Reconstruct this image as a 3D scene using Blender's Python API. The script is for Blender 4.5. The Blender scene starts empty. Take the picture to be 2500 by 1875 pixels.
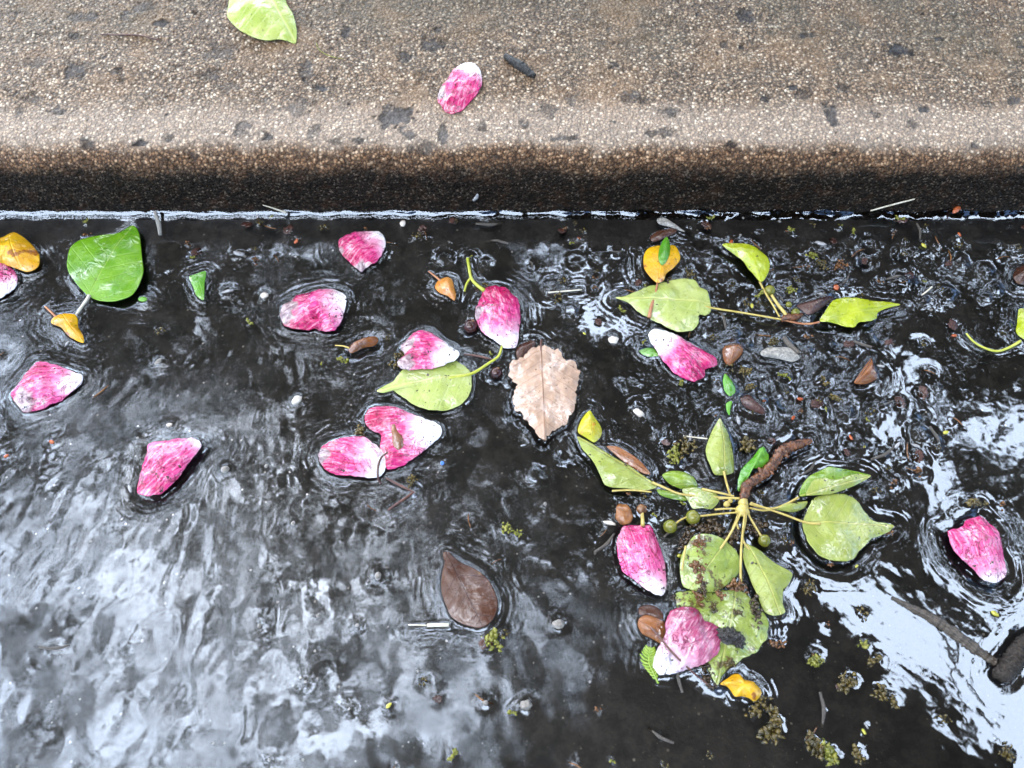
import bpy, bmesh, math, random
import numpy as np
from mathutils import Vector
R = math.radians
random.seed(7)
rng = np.random.default_rng(11)
scene = bpy.context.scene
C = scene.collection

# ------------------------------------------------------------------ camera model (source pixels 2500 x 1875)
CAMH, TILT, F = 0.45, R(27), 1925.0
CT, ST = math.cos(TILT), math.sin(TILT)
CROPS = {'A': (0, 0, 840), 'B': (830, 0, 840), 'C': (1660, 0, 840), 'D': (0, 620, 840), 'E': (830, 620, 840), 'F': (1660, 620, 840),
         'G': (0, 1245, 840), 'H': (830, 1245, 840), 'I': (1660, 1245, 840), 'J': (1380, 980, 840),
         'K': (560, 520, 440), 'L': (1480, 520, 720), 'M': (1500, 1400, 440), 'N': (2060, 1380, 440), 'O': (2200, 620, 300), 'W': (0, 0, 2212)}
def px(crop, pts):
    ox, oy, w = CROPS[crop]
    k = w / 2212.0
    return [(ox + x * k, oy + y * k) for x, y in pts]
def ray(p):
    a = (p[0] - 1250) / F; b = -(p[1] - 937.5) / F
    return np.array([a, ST + b * CT, -CT + b * ST])
def on_plane(p, z=0.0):
    d = ray(p); t = (z - CAMH) / d[2]
    return np.array([d[0] * t, d[1] * t, z])
def project(x, y, z):
    """world -> source pixel (arrays)"""
    zz = z - CAMH
    dep = y * ST - zz * CT
    return 1250 + F * x / dep, 937.5 - F * (y * CT + zz * ST) / dep
# kerb cross-section
KY0, KTOP = 0.3665, 0.0520
KR = 0.024
def kerb_profile(n_face, n_arc, n_top, ymax):
    P = []
    for i in range(n_face):
        z = -0.03 + (KTOP - KR + 0.03) * i / n_face
        P.append((KY0 + 0.06 * z, z))
    yc = KY0 + 0.06 * (KTOP - KR) + KR
    for i in range(n_arc):
        a = math.pi / 2 * i / n_arc
        P.append((yc - KR * math.cos(a), KTOP - KR + KR * math.sin(a)))
    for i in range(n_top):
        y = yc + (ymax - yc) * i / (n_top - 1)
        P.append((y, KTOP + 0.015 * (y - yc)))
    return P
def on_kerb(p):
    z = KTOP
    yc = KY0 + 0.06 * (KTOP - KR) + KR
    for _ in range(12):
        w = on_plane(p, z)
        y = w[1]
        if y > yc: z = KTOP + 0.015 * (y - yc)
        elif y > yc - KR: z = KTOP - KR + math.sqrt(max(0, KR * KR - (yc - y) ** 2))
        else: z = KTOP - KR
    return on_plane(p, z)

# ------------------------------------------------------------------ numpy noise
_perm = rng.permutation(4096)
_gx = np.cos(np.arange(4096) * 2.399963); _gy = np.sin(np.arange(4096) * 2.399963)
def pnoise(x, y, seed=0):
    x = np.asarray(x, float); y = np.asarray(y, float)
    xi = np.floor(x).astype(int); yi = np.floor(y).astype(int)
    xf = x - xi; yf = y - yi
    u = xf * xf * xf * (xf * (xf * 6 - 15) + 10); v = yf * yf * yf * (yf * (yf * 6 - 15) + 10)
    def g(ix, iy, dx, dy):
        h = _perm[(_perm[(ix + seed * 131) & 4095] + iy) & 4095]
        return _gx[h] * dx + _gy[h] * dy
    a = g(xi, yi, xf, yf); b = g(xi + 1, yi, xf - 1, yf)
    c = g(xi, yi + 1, xf, yf - 1); d = g(xi + 1, yi + 1, xf - 1, yf - 1)
    return (a + u * (b - a) + v * ((c + u * (d - c)) - (a + u * (b - a)))) * 1.4
def fbm(x, y, oct=3, seed=0, gain=.5):
    s = 0; a = 1; f = 1
    for o in range(oct):
        s = s + a * pnoise(x * f + 17.3 * o, y * f - 9.1 * o, seed + o); a *= gain; f *= 2.03
    return s
def sstep(a, b, x):
    t = np.clip((x - a) / (b - a), 0, 1); return t * t * (3 - 2 * t)

# ------------------------------------------------------------------ objects
def tag(o, label=None, cat=None, group=None, kind=None):
    if label: o['label'] = label
    if cat: o['category'] = cat
    if group: o['group'] = group
    if kind: o['kind'] = kind
    return o
def empty(name, loc, label, cat, group=None):
    o = bpy.data.objects.new(name, None); o.empty_display_size = 0.01
    C.objects.link(o); o.location = Vector([float(v) for v in loc])
    return tag(o, label, cat, group)
def mk(name, verts, faces, mat, parent=None, smooth=True, uv=None, attrs=None, origin=None):
    verts = np.asarray(verts, float)
    if parent is not None:
        org = np.array(world_loc(parent)); base = org
    else:
        org = np.array(origin) if origin is not None else verts.mean(0)
    me = bpy.data.meshes.new(name)
    vl = verts - org
    if isinstance(faces, np.ndarray):
        nf, k = faces.shape
        me.vertices.add(len(vl)); me.vertices.foreach_set('co', vl.astype(np.float32).ravel())
        me.loops.add(nf * k); me.loops.foreach_set('vertex_index', faces.astype(np.int32).ravel())
        me.polygons.add(nf)
        me.polygons.foreach_set('loop_start', np.arange(0, nf * k, k, dtype=np.int32))
        me.update(calc_edges=True); me.validate()
    else:
        me.from_pydata(vl.tolist(), [], faces); me.update()
    if smooth: me.polygons.foreach_set('use_smooth', [True] * len(me.polygons))
    if uv is not None:
        ul = me.uv_layers.new(name='UVMap')
        idx = np.zeros(len(me.loops), np.int32); me.loops.foreach_get('vertex_index', idx)
        ul.data.foreach_set('uv', np.asarray(uv, np.float32)[idx].ravel())
    for k_, v_ in (attrs or {}).items():
        at = me.attributes.new(k_, 'FLOAT', 'POINT'); at.data.foreach_set('value', np.asarray(v_, np.float32))
    for m in (mat if isinstance(mat, (list, tuple)) else [mat]): me.materials.append(m)
    o = bpy.data.objects.new(name, me); C.objects.link(o)
    if parent is not None:
        o.parent = parent
    else:
        o.location = Vector([float(v) for v in org])
    return o
def world_loc(o):
    v = Vector((0, 0, 0))
    while o is not None:
        v = v + o.location; o = o.parent
    return v

def cr_closed(P, n):
    P = np.asarray(P, float); m = len(P)
    out = []
    for i in range(m):
        p0, p1, p2, p3 = P[(i - 1) % m], P[i], P[(i + 1) % m], P[(i + 2) % m]
        for t in np.linspace(0, 1, 12, endpoint=False):
            out.append(.5 * ((2 * p1) + (p2 - p0) * t + (2 * p0 - 5 * p1 + 4 * p2 - p3) * t * t + (3 * p1 - p0 - 3 * p2 + p3) * t ** 3) * .8 + .2 * (p1 + (p2 - p1) * t))
    out = np.array(out); q = np.vstack([out, out[:1]])
    d = np.r_[0, np.cumsum(np.linalg.norm(np.diff(q, axis=0), axis=1))]
    s = np.linspace(0, d[-1], n, endpoint=False)
    return np.c_[np.interp(s, d, q[:, 0]), np.interp(s, d, q[:, 1])]
def cr_open(P, n):
    P = np.asarray(P, float); m = len(P)
    if m == 2: return np.array([P[0] + (P[1] - P[0]) * t for t in np.linspace(0, 1, n)])
    Q = np.vstack([2 * P[0] - P[1], P, 2 * P[-1] - P[-2]])
    out = []
    for i in range(1, m):
        p0, p1, p2, p3 = Q[i - 1], Q[i], Q[i + 1], Q[i + 2]
        for t in np.linspace(0, 1, 10, endpoint=False):
            out.append(.5 * ((2 * p1) + (p2 - p0) * t + (2 * p0 - 5 * p1 + 4 * p2 - p3) * t * t + (3 * p1 - p0 - 3 * p2 + p3) * t ** 3))
    out.append(P[-1]); out = np.array(out)
    d = np.r_[0, np.cumsum(np.linalg.norm(np.diff(out, axis=0), axis=1))]
    s = np.linspace(0, d[-1], n)
    return np.c_[[np.interp(s, d, out[:, k]) for k in range(out.shape[1])]].T

MEN = []      # (outline xy, amplitude, decay) where the water climbs to a floating thing
DOTS = []     # (x, y, r, amplitude)
OUTL = []

def blade(name, pts, z, mat, base, tip, parent=None, dome=0.0, fold=0.0, wav=0.0, wavl=.012, wr=0.0, wrl=.004, curl=0.0, edge=0.0, thick=.00035,
          men=.0011, jit=.0, seed=1, nr=30, na=132, center=None, kerb=False, wilt=None, lift=None, side=0.0, origin=None):
    """a leaf or petal: closed thin solid over an outline given in photo pixels (pts, base, tip, center are source px)"""
    un = (lambda p: on_kerb(p)) if kerb else (lambda p: on_plane(p, z))
    W = np.array([un(p) for p in pts])
    zc = W[:, 2].mean() if kerb else z
    pl = cr_closed(W[:, :2], na)
    if jit:
        c0 = pl.mean(0); d = pl - c0
        nn = fbm(np.arange(na) * .31 + seed, np.zeros(na) + seed * 3.3, 3, seed)
        ln = np.linalg.norm(d, axis=1, keepdims=True)
        pl = pl + d / ln * (nn * jit)[:, None]
    if center is not None: c = un(center)[:2]
    else:
        x, y = pl[:, 0], pl[:, 1]; x2, y2 = np.roll(x, -1), np.roll(y, -1)
        cr = x * y2 - x2 * y; A = cr.sum() / 2
        c = np.array([((x + x2) * cr).sum(), ((y + y2) * cr).sum()]) / (6 * A)
    b = un(base)[:2]; t_ = un(tip)[:2]
    ax = t_ - b; L = np.linalg.norm(ax); ax = ax / L; pr = np.array([-ax[1], ax[0]])
    rr = (np.arange(1, nr + 1) / nr) ** .85
    V = [c[None, :]] + [c + (pl - c) * r for r in rr]
    V = np.vstack(V); rad = np.r_[0, np.repeat(rr, na)]
    t = (V - b) @ ax / L; s = (V - b) @ pr / L
    zz = np.zeros(len(V))
    zz += dome * (1 - rad ** 2)
    zz += fold * np.abs(s) * 2 * L
    zz += side * s * L
    zz += curl * ((t - .5) ** 2) * 4
    zz += edge * sstep(.8, 1, rad)
    if lift:  # (px, radius m, height m) local bulges
        for (lp, lr, lh) in lift:
            q = un(lp)[:2]; zz += lh * np.exp(-((V - q) ** 2).sum(1) / lr ** 2)
    if wav: zz += wav * fbm(V[:, 0] / wavl + seed * 7.1, V[:, 1] / wavl, 2, seed)
    if wr:
        # creases running mostly along the blade
        a = t * L / (wrl * 2.6) + .6 * pnoise(V[:, 0] / .011, V[:, 1] / .011, seed + 9); bb = s * L / wrl + .9 * pnoise(V[:, 0] / .009 + 5, V[:, 1] / .009, seed + 4)
        rn = 1 - np.abs(fbm(a, bb, 2, seed + 3)) * 1.6
        zz += wr * rn * sstep(1.0, .8, rad) * (0.55 + .45 * pnoise(V[:, 0] / .014, V[:, 1] / .014, seed + 21))
    zz -= zz[1 + (nr - 1) * na:].min() if not kerb else zz[1 + (nr - 1) * na:].min()
    if kerb:
        zb = np.interp(V[:, 1], KYS, KZS) + .0006
    else: zb = z
    top = np.c_[V, zb + zz]
    bot = top.copy(); bot[:, 2] -= thick
    n = len(V); Fc = []
    for k in range(na):
        k2 = (k + 1) % na
        Fc.append((0, 1 + k, 1 + k2)); Fc.append((n, n + 1 + k2, n + 1 + k))
        for r in range(nr - 1):
            i0 = 1 + r * na
            Fc.append((i0 + k, i0 + na + k, i0 + na + k2, i0 + k2))
            Fc.append((n + i0 + k, n + i0 + k2, n + i0 + na + k2, n + i0 + na + k))
        i0 = 1 + (nr - 1) * na
        Fc.append((i0 + k, n + i0 + k, n + i0 + k2, i0 + k2))
    uv = np.c_[t, s * .5 + .5]; uv = np.vstack([uv, uv])
    wl = np.zeros(len(V))
    if wilt:
        for (wp, wrad) in wilt:
            q = un(wp)[:2]; wl = np.maximum(wl, sstep(1.15, .75, np.sqrt(((V - q) ** 2).sum(1)) / wrad + .35 * fbm(V[:, 0] / .006, V[:, 1] / .006, 2, seed + 31)))
    at = {'wilt': np.r_[wl, wl], 'rim': np.r_[rad, rad]}
    o = mk(name, np.vstack([top, bot]), Fc, mat, parent, uv=uv, attrs=at, origin=origin if origin is not None else (c[0], c[1], zc))
    if men and not kerb:
        MEN.append((pl, men, .0036))
    if not kerb: OUTL.append(pl)
    return o

def tube(name, P, rad, mat, parent=None, nseg=8, knob=0.0, knobl=.004, n=None, seed=0, flat=1.0, origin=None, men=0.0):
    P = np.asarray(P, float)
    n = n or max(6, 6 * len(P))
    Q = cr_open(P, n)
    rad = np.interp(np.linspace(0, 1, n), np.linspace(0, 1, len(rad)), rad) if hasattr(rad, '__len__') else np.full(n, rad)
    V = []; 
    for i in range(n):
        d = Q[min(i + 1, n - 1)] - Q[max(i - 1, 0)]; d = d / (np.linalg.norm(d) + 1e-12)
        a = np.cross(d, [0, 0, 1.0]); 
        if np.linalg.norm(a) < 1e-4: a = np.array([1.0, 0, 0])
        a /= np.linalg.norm(a); b = np.cross(a, d)
        for k in range(nseg):
            th = 2 * math.pi * k / nseg
            r = rad[i]
            if knob: r = r * (1 + knob * float(pnoise(i * .37 + seed, k * 1.1 + .3 * i / n, seed)) + knob * .35 * (math.sin(i * .8 + 2.2 * math.sin(i * .21)) > .8))
            V.append(Q[i] + a * r * math.cos(th) + b * r * math.sin(th) * flat)
    Fc = []
    for i in range(n - 1):
        for k in range(nseg):
            k2 = (k + 1) % nseg
            Fc.append((i * nseg + k, i * nseg + k2, (i + 1) * nseg + k2, (i + 1) * nseg + k))
    Fc.append(tuple(range(nseg))[::-1]); Fc.append(tuple((n - 1) * nseg + k for k in range(nseg)))
    tt = np.repeat(np.linspace(0, 1, n), nseg)
    o = mk(name, V, Fc, mat, parent, uv=np.c_[tt, np.tile(np.arange(nseg) / nseg, n)], attrs={'wilt': np.zeros(len(V)), 'rim': np.zeros(len(V))}, origin=origin if origin is not None else Q[n // 2])
    if men: MEN.append((strip_outline(Q[:, :2], rad), men, .0022)); 
    return o
def strip_outline(Q, rad):
    d = np.gradient(Q, axis=0); d /= (np.linalg.norm(d, axis=1, keepdims=True) + 1e-12)
    nrm = np.c_[-d[:, 1], d[:, 0]] * np.asarray(rad)[:, None]
    return np.vstack([Q + nrm, (Q - nrm)[::-1]])
def path(crop, pts, zs):
    P = px(crop, pts)
    if not hasattr(zs, '__len__'): zs = [zs] * len(P)
    return [on_plane(p, z) for p, z in zip(P, zs)]

def lump(name, center, r, mat, parent=None, amp=.3, freq=2.0, seed=0, sub=3, scale=(1, 1, 1), rot=0.0, origin=None):
    bm = bmesh.new(); bmesh.ops.create_icosphere(bm, subdivisions=sub, radius=1)
    V = np.array([v.co[:] for v in bm.verts]); Fc = [tuple(v.index for v in f.verts) for f in bm.faces]; bm.free()
    k = 1 + amp * fbm(V[:, 0] * freq + seed, V[:, 1] * freq + V[:, 2] * freq * .8, 3, seed)
    V = V * k[:, None] * np.array(scale) * r
    c, s = math.cos(rot), math.sin(rot)
    V = np.c_[V[:, 0] * c - V[:, 1] * s, V[:, 0] * s + V[:, 1] * c, V[:, 2]] + np.asarray(center)
    return mk(name, V, Fc, mat, parent, attrs={'wilt': np.zeros(len(V)), 'rim': np.zeros(len(V))}, origin=origin if origin is not None else center)

def tuft(name, center, r, n, mat, seed, parent=None, w=.0009, flat=.5, origin=None):
    """a soggy clump of many small crumpled leaflets in a ragged, elongated heap"""
    rg = random.Random(seed); V = []; Fc = []
    el_a = rg.uniform(0, 6.283); ec, es = math.cos(el_a), math.sin(el_a); asp = rg.uniform(.4, .8)
    subs = [(rg.gauss(0, .38), rg.gauss(0, .38)) for _ in range(rg.randint(3, 5))]
    for i in range(n):
        sx, sy = rg.choice(subs)
        gx_ = (sx + rg.gauss(0, .22)) * r; gy_ = (sy + rg.gauss(0, .22)) * r * asp
        p = np.array([gx_ * ec - gy_ * es, gx_ * es + gy_ * ec, rg.uniform(-.0004, .0016)])
        a2 = rg.uniform(0, 6.283); el = rg.uniform(-.3, 1.0) * flat * 1.6; L = rg.uniform(.0012, .0034) * (r / .006) ** .5; ww = L * rg.uniform(.18, .5)
        dr = np.array([math.cos(a2) * math.cos(el), math.sin(a2) * math.cos(el), math.sin(el)]); sd = np.array([-math.sin(a2), math.cos(a2), rg.uniform(-.8, .8)]); sd /= np.linalg.norm(sd)
        nm = np.cross(dr, sd); b = len(V)
        for (t, wv, h) in ((0, .25, 0), (.35, 1, .18), (.7, .8, .12), (1, .12, -.15)):
            c0 = p + dr * L * t + nm * L * h
            V += [c0 - sd * ww * wv, c0 + nm * ww * wv * .55, c0 + sd * ww * wv, c0 - nm * ww * wv * .25]
        for q in range(3):
            for e_ in range(4):
                e2 = (e_ + 1) % 4
                Fc.append((b + q * 4 + e_, b + q * 4 + e2, b + q * 4 + 4 + e2, b + q * 4 + 4 + e_))
        Fc.append((b + 3, b + 2, b + 1, b)); Fc.append((b + 12, b + 13, b + 14, b + 15))
    V = np.array(V) + np.asarray(center)
    return mk(name, V, Fc, mat, parent, attrs={'wilt': np.zeros(len(V)), 'rim': np.zeros(len(V))}, origin=center)

# ------------------------------------------------------------------ materials
WET = .92   # everything is rain-soaked: wet surfaces are darker than dry ones
def new_mat(name):
    m = bpy.data.materials.new(name); m.use_nodes = True
    return m, m.node_tree, m.node_tree.nodes['Principled BSDF']
def nd(nt, typ, ins=None, **props):
    n = nt.nodes.new(typ)
    for k, v in props.items(): setattr(n, k, v)
    for k, v in (ins or {}).items():
        s = n.inputs[k]
        if hasattr(v, 'is_output'): nt.links.new(v, s)
        else: s.default_value = v
    return n
def mth(nt, op, a, b=None, c=None, clamp=False):
    n = nd(nt, 'ShaderNodeMath', operation=op, use_clamp=clamp)
    for i, v in enumerate((a, b, c)):
        if v is None: continue
        if hasattr(v, 'is_output'): nt.links.new(v, n.inputs[i])
        else: n.inputs[i].default_value = v
    return n.outputs[0]
def mixc(nt, f, a, b, blend='MIX'):
    n = nd(nt, 'ShaderNodeMix', data_type='RGBA', blend_type=blend, clamp_factor=True)
    for i, v in ((0, f), (6, a), (7, b)):
        if hasattr(v, 'is_output'): nt.links.new(v, n.inputs[i])
        else: n.inputs[i].default_value = v if i == 0 else (*v, 1)
    return n.outputs[2]
def ramp(nt, f, stops, interp='LINEAR'):
    n = nt.nodes.new('ShaderNodeValToRGB'); n.color_ramp.interpolation = interp
    e = n.color_ramp.elements
    while len(e) < len(stops): e.new(0.5)
    for el, (p, c) in zip(e, stops):
        el.position = p; el.color = (*c, 1) if hasattr(c, '__len__') else (c, c, c, 1)
    nt.links.new(f, n.inputs[0])
    return n.outputs[0]
def mrange(nt, v, a, b, c=0.0, d=1.0):
    n = nd(nt, 'ShaderNodeMapRange', {0: v, 1: a, 2: b, 3: c, 4: d}, interpolation_type='SMOOTHSTEP')
    return n.outputs[0]
def noise(nt, vec, scale, detail=3, rough=.55, w=None, dist=0.0, out=0):
    n = nd(nt, 'ShaderNodeTexNoise', {'Vector': vec, 'Scale': scale, 'Detail': detail, 'Roughness': rough, 'Distortion': dist})
    return n.outputs[out]
def obj_vec(nt):
    tc = nt.nodes.new('ShaderNodeTexCoord'); oi = nt.nodes.new('ShaderNodeObjectInfo')
    off = nd(nt, 'ShaderNodeVectorMath', operation='ADD')
    sc = mth(nt, 'MULTIPLY', oi.outputs['Random'], 7.0)
    nt.links.new(tc.outputs['Object'], off.inputs[0]); nt.links.new(sc, off.inputs[1])
    return off.outputs[0], oi.outputs['Random']
def uv_ts(nt):
    u = nd(nt, 'ShaderNodeUVMap', uv_map='UVMap'); s = nd(nt, 'ShaderNodeSeparateXYZ', {0: u.outputs[0]})
    return u.outputs[0], s.outputs[0], mth(nt, 'MULTIPLY', mth(nt, 'SUBTRACT', s.outputs[1], .5), 2.0)
def bump(nt, h, strength, dist, normal=None):
    ins = {'Strength': strength, 'Distance': dist, 'Height': h}
    if normal is not None: ins['Normal'] = normal
    return nd(nt, 'ShaderNodeBump', ins).outputs[0]
def specks(nt, vec, scale, thr, soft=.04):
    n = noise(nt, vec, scale, 2, .6)
    return mrange(nt, n, thr, thr + soft)

def water_film(nt, b, v, scale, amount, thr=.42, dist=.0035, ior=1.9):
    """beads and sheets of rain water lying on the surface: a coat with its own uneven normal"""
    f = noise(nt, v, scale, 3, .5, dist=.8)
    b.inputs['Coat IOR'].default_value = ior; b.inputs['Coat Roughness'].default_value = .05
    nt.links.new(mth(nt, 'MULTIPLY', mrange(nt, noise(nt, v, scale * .7, 2, .5), thr, thr + .16), amount), b.inputs['Coat Weight'])
    nt.links.new(bump(nt, f, 1.0, dist), b.inputs['Coat Normal'])
def petal_mat(name, deep, mid, dirty=.5, crease=.7, whiteend=(.80, .75, .76)):
    m, nt, b = new_mat(name)
    v, rnd = obj_vec(nt); uv, t, s = uv_ts(nt)
    nz = noise(nt, v, 48, 3, .5)
    fine = noise(nt, v, 260, 3, .6)
    tt = mth(nt, 'ADD', mth(nt, 'ADD', t, mth(nt, 'MULTIPLY', mth(nt, 'SUBTRACT', rnd, .5), .22)), mth(nt, 'MULTIPLY', mth(nt, 'SUBTRACT', nz, .5), .75))
    light = tuple(.5 * a + .5 * c for a, c in zip(mid, (.86, .56, .66)))
    col = ramp(nt, tt, [(0.0, deep), (.22, tuple(.6 * a + .4 * c for a, c in zip(deep, mid))), (.52, mid), (.70, light), (.86, whiteend), (1.0, (.84, .82, .80))])
    inner = mrange(nt, tt, .72, .45)
    # fine veins running along the petal
    mp = nd(nt, 'ShaderNodeMapping', {'Vector': uv, 'Scale': (3.5, 55, 1)})
    mpo = nd(nt, 'ShaderNodeVectorMath', operation='ADD'); nt.links.new(mp.outputs[0], mpo.inputs[0]); nt.links.new(mth(nt, 'MULTIPLY', rnd, 50.0), mpo.inputs[1])
    st = noise(nt, mpo.outputs[0], 1.0, 3, .55, dist=.9)
    col = mixc(nt, mth(nt, 'MULTIPLY', mrange(nt, st, .52, .64), mth(nt, 'MULTIPLY', inner, .45)), col, light)
    col = mixc(nt, mth(nt, 'MULTIPLY', mrange(nt, st, .47, .36), mth(nt, 'MULTIPLY', inner, .75)), col, tuple(.75 * a for a in deep))
    # torn, bleached patches and dark bruises
    mp2 = nd(nt, 'ShaderNodeMapping', {'Vector': uv, 'Scale': (3.2, 15, 1)})
    mq = nd(nt, 'ShaderNodeVectorMath', operation='ADD'); nt.links.new(mp2.outputs[0], mq.inputs[0]); nt.links.new(mth(nt, 'MULTIPLY', rnd, 31.0), mq.inputs[1])
    bl = noise(nt, mq.outputs[0], 1.0, 5, .62, dist=1.1)
    col = mixc(nt, mth(nt, 'MULTIPLY', mrange(nt, bl, .57, .74), .48), col, (.84, .60, .66))
    col = mixc(nt, mth(nt, 'MULTIPLY', mrange(nt, bl, .45, .30), mth(nt, 'MULTIPLY', inner, .9)), col, (.26, .003, .040))
    cn = noise(nt, v, 120, 3, .55, dist=1.6)
    ln = mrange(nt, mth(nt, 'ABSOLUTE', mth(nt, 'SUBTRACT', cn, .5)), .028, .008)
    msk = mth(nt, 'MULTIPLY', mrange(nt, noise(nt, v, 55, 2), .46, .56), mrange(nt, tt, 1.0, .75))
    lines = mth(nt, 'MULTIPLY', mth(nt, 'MULTIPLY', ln, msk), crease)
    col = mixc(nt, lines, col, (.14, .010, .04))
    wa = nd(nt, 'ShaderNodeAttribute', attribute_name='wilt').outputs['Fac']
    wcol = mixc(nt, mrange(nt, bl, .42, .6), (.17, .125, .135), (.44, .36, .36))
    col = mixc(nt, mth(nt, 'MULTIPLY', wa, .9), col, wcol)
    gr = mth(nt, 'MULTIPLY', specks(nt, v, 330, .64, .02), mrange(nt, noise(nt, v, 45, 2), .44, .58))
    col = mixc(nt, mth(nt, 'MULTIPLY', gr, dirty * 1.6, clamp=True), col, (.022, .014, .012))
    nt.links.new(col, b.inputs['Base Color'])
    nt.links.new(mrange(nt, bl, .4, .7, .12, .26), b.inputs['Roughness'])
    b.inputs['IOR'].default_value = 1.45
    hb = mth(nt, 'ADD', mth(nt, 'MULTIPLY', st, .7), mth(nt, 'ADD', mth(nt, 'MULTIPLY', fine, .25), mth(nt, 'MULTIPLY', ln, -.6)))
    nt.links.new(bump(nt, hb, .8, .0010), b.inputs['Normal'])
    water_film(nt, b, v, 140, .9, thr=.44, dist=.0032)
    return m
def leaf_mat(name, colA, colB, vein, dirt=.5, vein_w=.016, nside=8, slope=1.3, vein_amt=.95, rough=(.12, .3), spot=None, spot_thr=.6, spot_scale=70, patch=None, bump_s=.5, film=1.0):
    m, nt, b = new_mat(name)
    v, rnd = obj_vec(nt); uv, t, s = uv_ts(nt)
    n1 = noise(nt, v, 45, 4, .6); n2 = noise(nt, v, 300, 3, .6)
    col = mixc(nt, mrange(nt, n1, .36, .64), colA, colB)
    sa = mth(nt, 'ABSOLUTE', s)
    mid = mrange(nt, sa, vein_w, vein_w * .3)
    ph = mth(nt, 'ADD', mth(nt, 'SUBTRACT', t, mth(nt, 'MULTIPLY', sa, slope * .5)), mth(nt, 'MULTIPLY', mth(nt, 'SUBTRACT', n1, .5), .05))
    fr = mth(nt, 'FRACT', mth(nt, 'MULTIPLY', ph, float(nside)))
    sv = mth(nt, 'MULTIPLY', mrange(nt, mth(nt, 'ABSOLUTE', mth(nt, 'SUBTRACT', fr, .5)), .055, .02), .42)
    # fine network between the veins
    vo = nd(nt, 'ShaderNodeTexVoronoi', {'Vector': v, 'Scale': 520.0}, feature='DISTANCE_TO_EDGE').outputs[0]
    net = mth(nt, 'MULTIPLY', mrange(nt, vo, .09, .02), .16)
    vv = mth(nt, 'MAXIMUM', mth(nt, 'MAXIMUM', mid, sv), net)
    col = mixc(nt, mth(nt, 'MULTIPLY', vv, vein_amt), col, vein)
    if spot is not None:
        col = mixc(nt, mrange(nt, noise(nt, v, spot_scale, 4, .6), spot_thr, spot_thr + .06), col, spot)
    if patch is not None:  # muddy silt lying in drifts
        col = mixc(nt, mth(nt, 'MULTIPLY', mrange(nt, noise(nt, v, 95, 5, .72), .58, .64), .95), col, patch)
    g1 = mth(nt, 'MULTIPLY', specks(nt, v, 520, .65, .03), mrange(nt, noise(nt, v, 40, 3), .42, .62))
    g2 = mth(nt, 'MULTIPLY', specks(nt, v, 210, .70, .02), 1.0)
    col = mixc(nt, mth(nt, 'MULTIPLY', mth(nt, 'MAXIMUM', g1, g2), dirt * 1.5, clamp=True), col, (.028, .020, .010))
    nt.links.new(mixc(nt, 1.0, col, (WET, WET, WET), 'MULTIPLY'), b.inputs['Base Color'])
    nt.links.new(mrange(nt, n1, .35, .65, rough[0], rough[1]), b.inputs['Roughness'])
    b.inputs['IOR'].default_value = 1.45
    flm = noise(nt, v, 95, 3, .55, dist=.9)
    hb = mth(nt, 'ADD', mth(nt, 'MULTIPLY', n2, .35), mth(nt, 'SUBTRACT', mth(nt, 'MULTIPLY', flm, 1.1), mth(nt, 'MULTIPLY', mth(nt, 'MAXIMUM', mid, sv), -.5)))
    nt.links.new(bump(nt, hb, bump_s, .0014), b.inputs['Normal'])
    water_film(nt, b, v, 85, film, thr=.47, dist=.0060)
    return m
def plain_mat(name, colA, colB, scale=200, rough=.25, bs=.5, bd=.0005, spec=.5, streak=False):
    m, nt, b = new_mat(name)
    v, rnd = obj_vec(nt)
    if streak:
        uv, t, s = uv_ts(nt)
        mp = nd(nt, 'ShaderNodeMapping', {'Vector': uv, 'Scale': (6, 14, 1)})
        n1 = noise(nt, mp.outputs[0], 1.6, 4, .65, dist=.5)
    else: n1 = noise(nt, v, scale, 4, .62)
    n2 = noise(nt, v, scale * 3, 2, .5)
    col = mixc(nt, mrange(nt, n1, .35, .65), colA, colB)
    col = mixc(nt, mth(nt, 'MULTIPLY', rnd, .35), col, colB)
    nt.links.new(mixc(nt, 1.0, col, (WET, WET, WET), 'MULTIPLY'), b.inputs['Base Color'])
    b.inputs['Roughness'].default_value = rough
    b.inputs['Specular IOR Level'].default_value = spec
    nt.links.new(bump(nt, mth(nt, 'ADD', n1, mth(nt, 'MULTIPLY', n2, .5)), bs, bd), b.inputs['Normal'])
    return m

M = {}
M['petal'] = petal_mat('petal_magenta', (.36, .004, .060), (.58, .032, .185), dirty=.8)
M['petal_pale'] = petal_mat('petal_rose', (.44, .012, .110), (.62, .085, .250), dirty=.6, crease=.8)
M['petal_mauve'] = petal_mat('petal_mauve', (.20, .016, .060), (.34, .065, .145), dirty=.8, crease=1.0, whiteend=(.40, .36, .42))
M['leaf_green'] = leaf_mat('leaf_bright_green', (.075, .215, .006), (.125, .28, .010), (.26, .38, .05), dirt=.25, vein_w=.009, nside=7, vein_amt=.55, rough=(.10, .22))
M['leaf_pale'] = leaf_mat('leaf_pale_green', (.27, .335, .075), (.34, .39, .11), (.42, .44, .13), dirt=.65)
M['leaf_sprig'] = leaf_mat('leaf_sprig_underside', (.19, .235, .040), (.26, .30, .065), (.36, .36, .085), dirt=.75, bump_s=.75)
M['leaf_muddy'] = leaf_mat('leaf_muddy_green', (.185, .25, .042), (.24, .30, .060), (.33, .35, .085), dirt=1.0, patch=(.085, .062, .014), bump_s=.8)
M['leaf_lime'] = leaf_mat('leaf_lime', (.27, .33, .008), (.34, .39, .016), (.42, .43, .05), dirt=.6, vein_amt=.4)
M['leaf_dark'] = leaf_mat('leaf_upper_green', (.10, .19, .014), (.17, .25, .02), (.28, .33, .06), dirt=.7)
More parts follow.
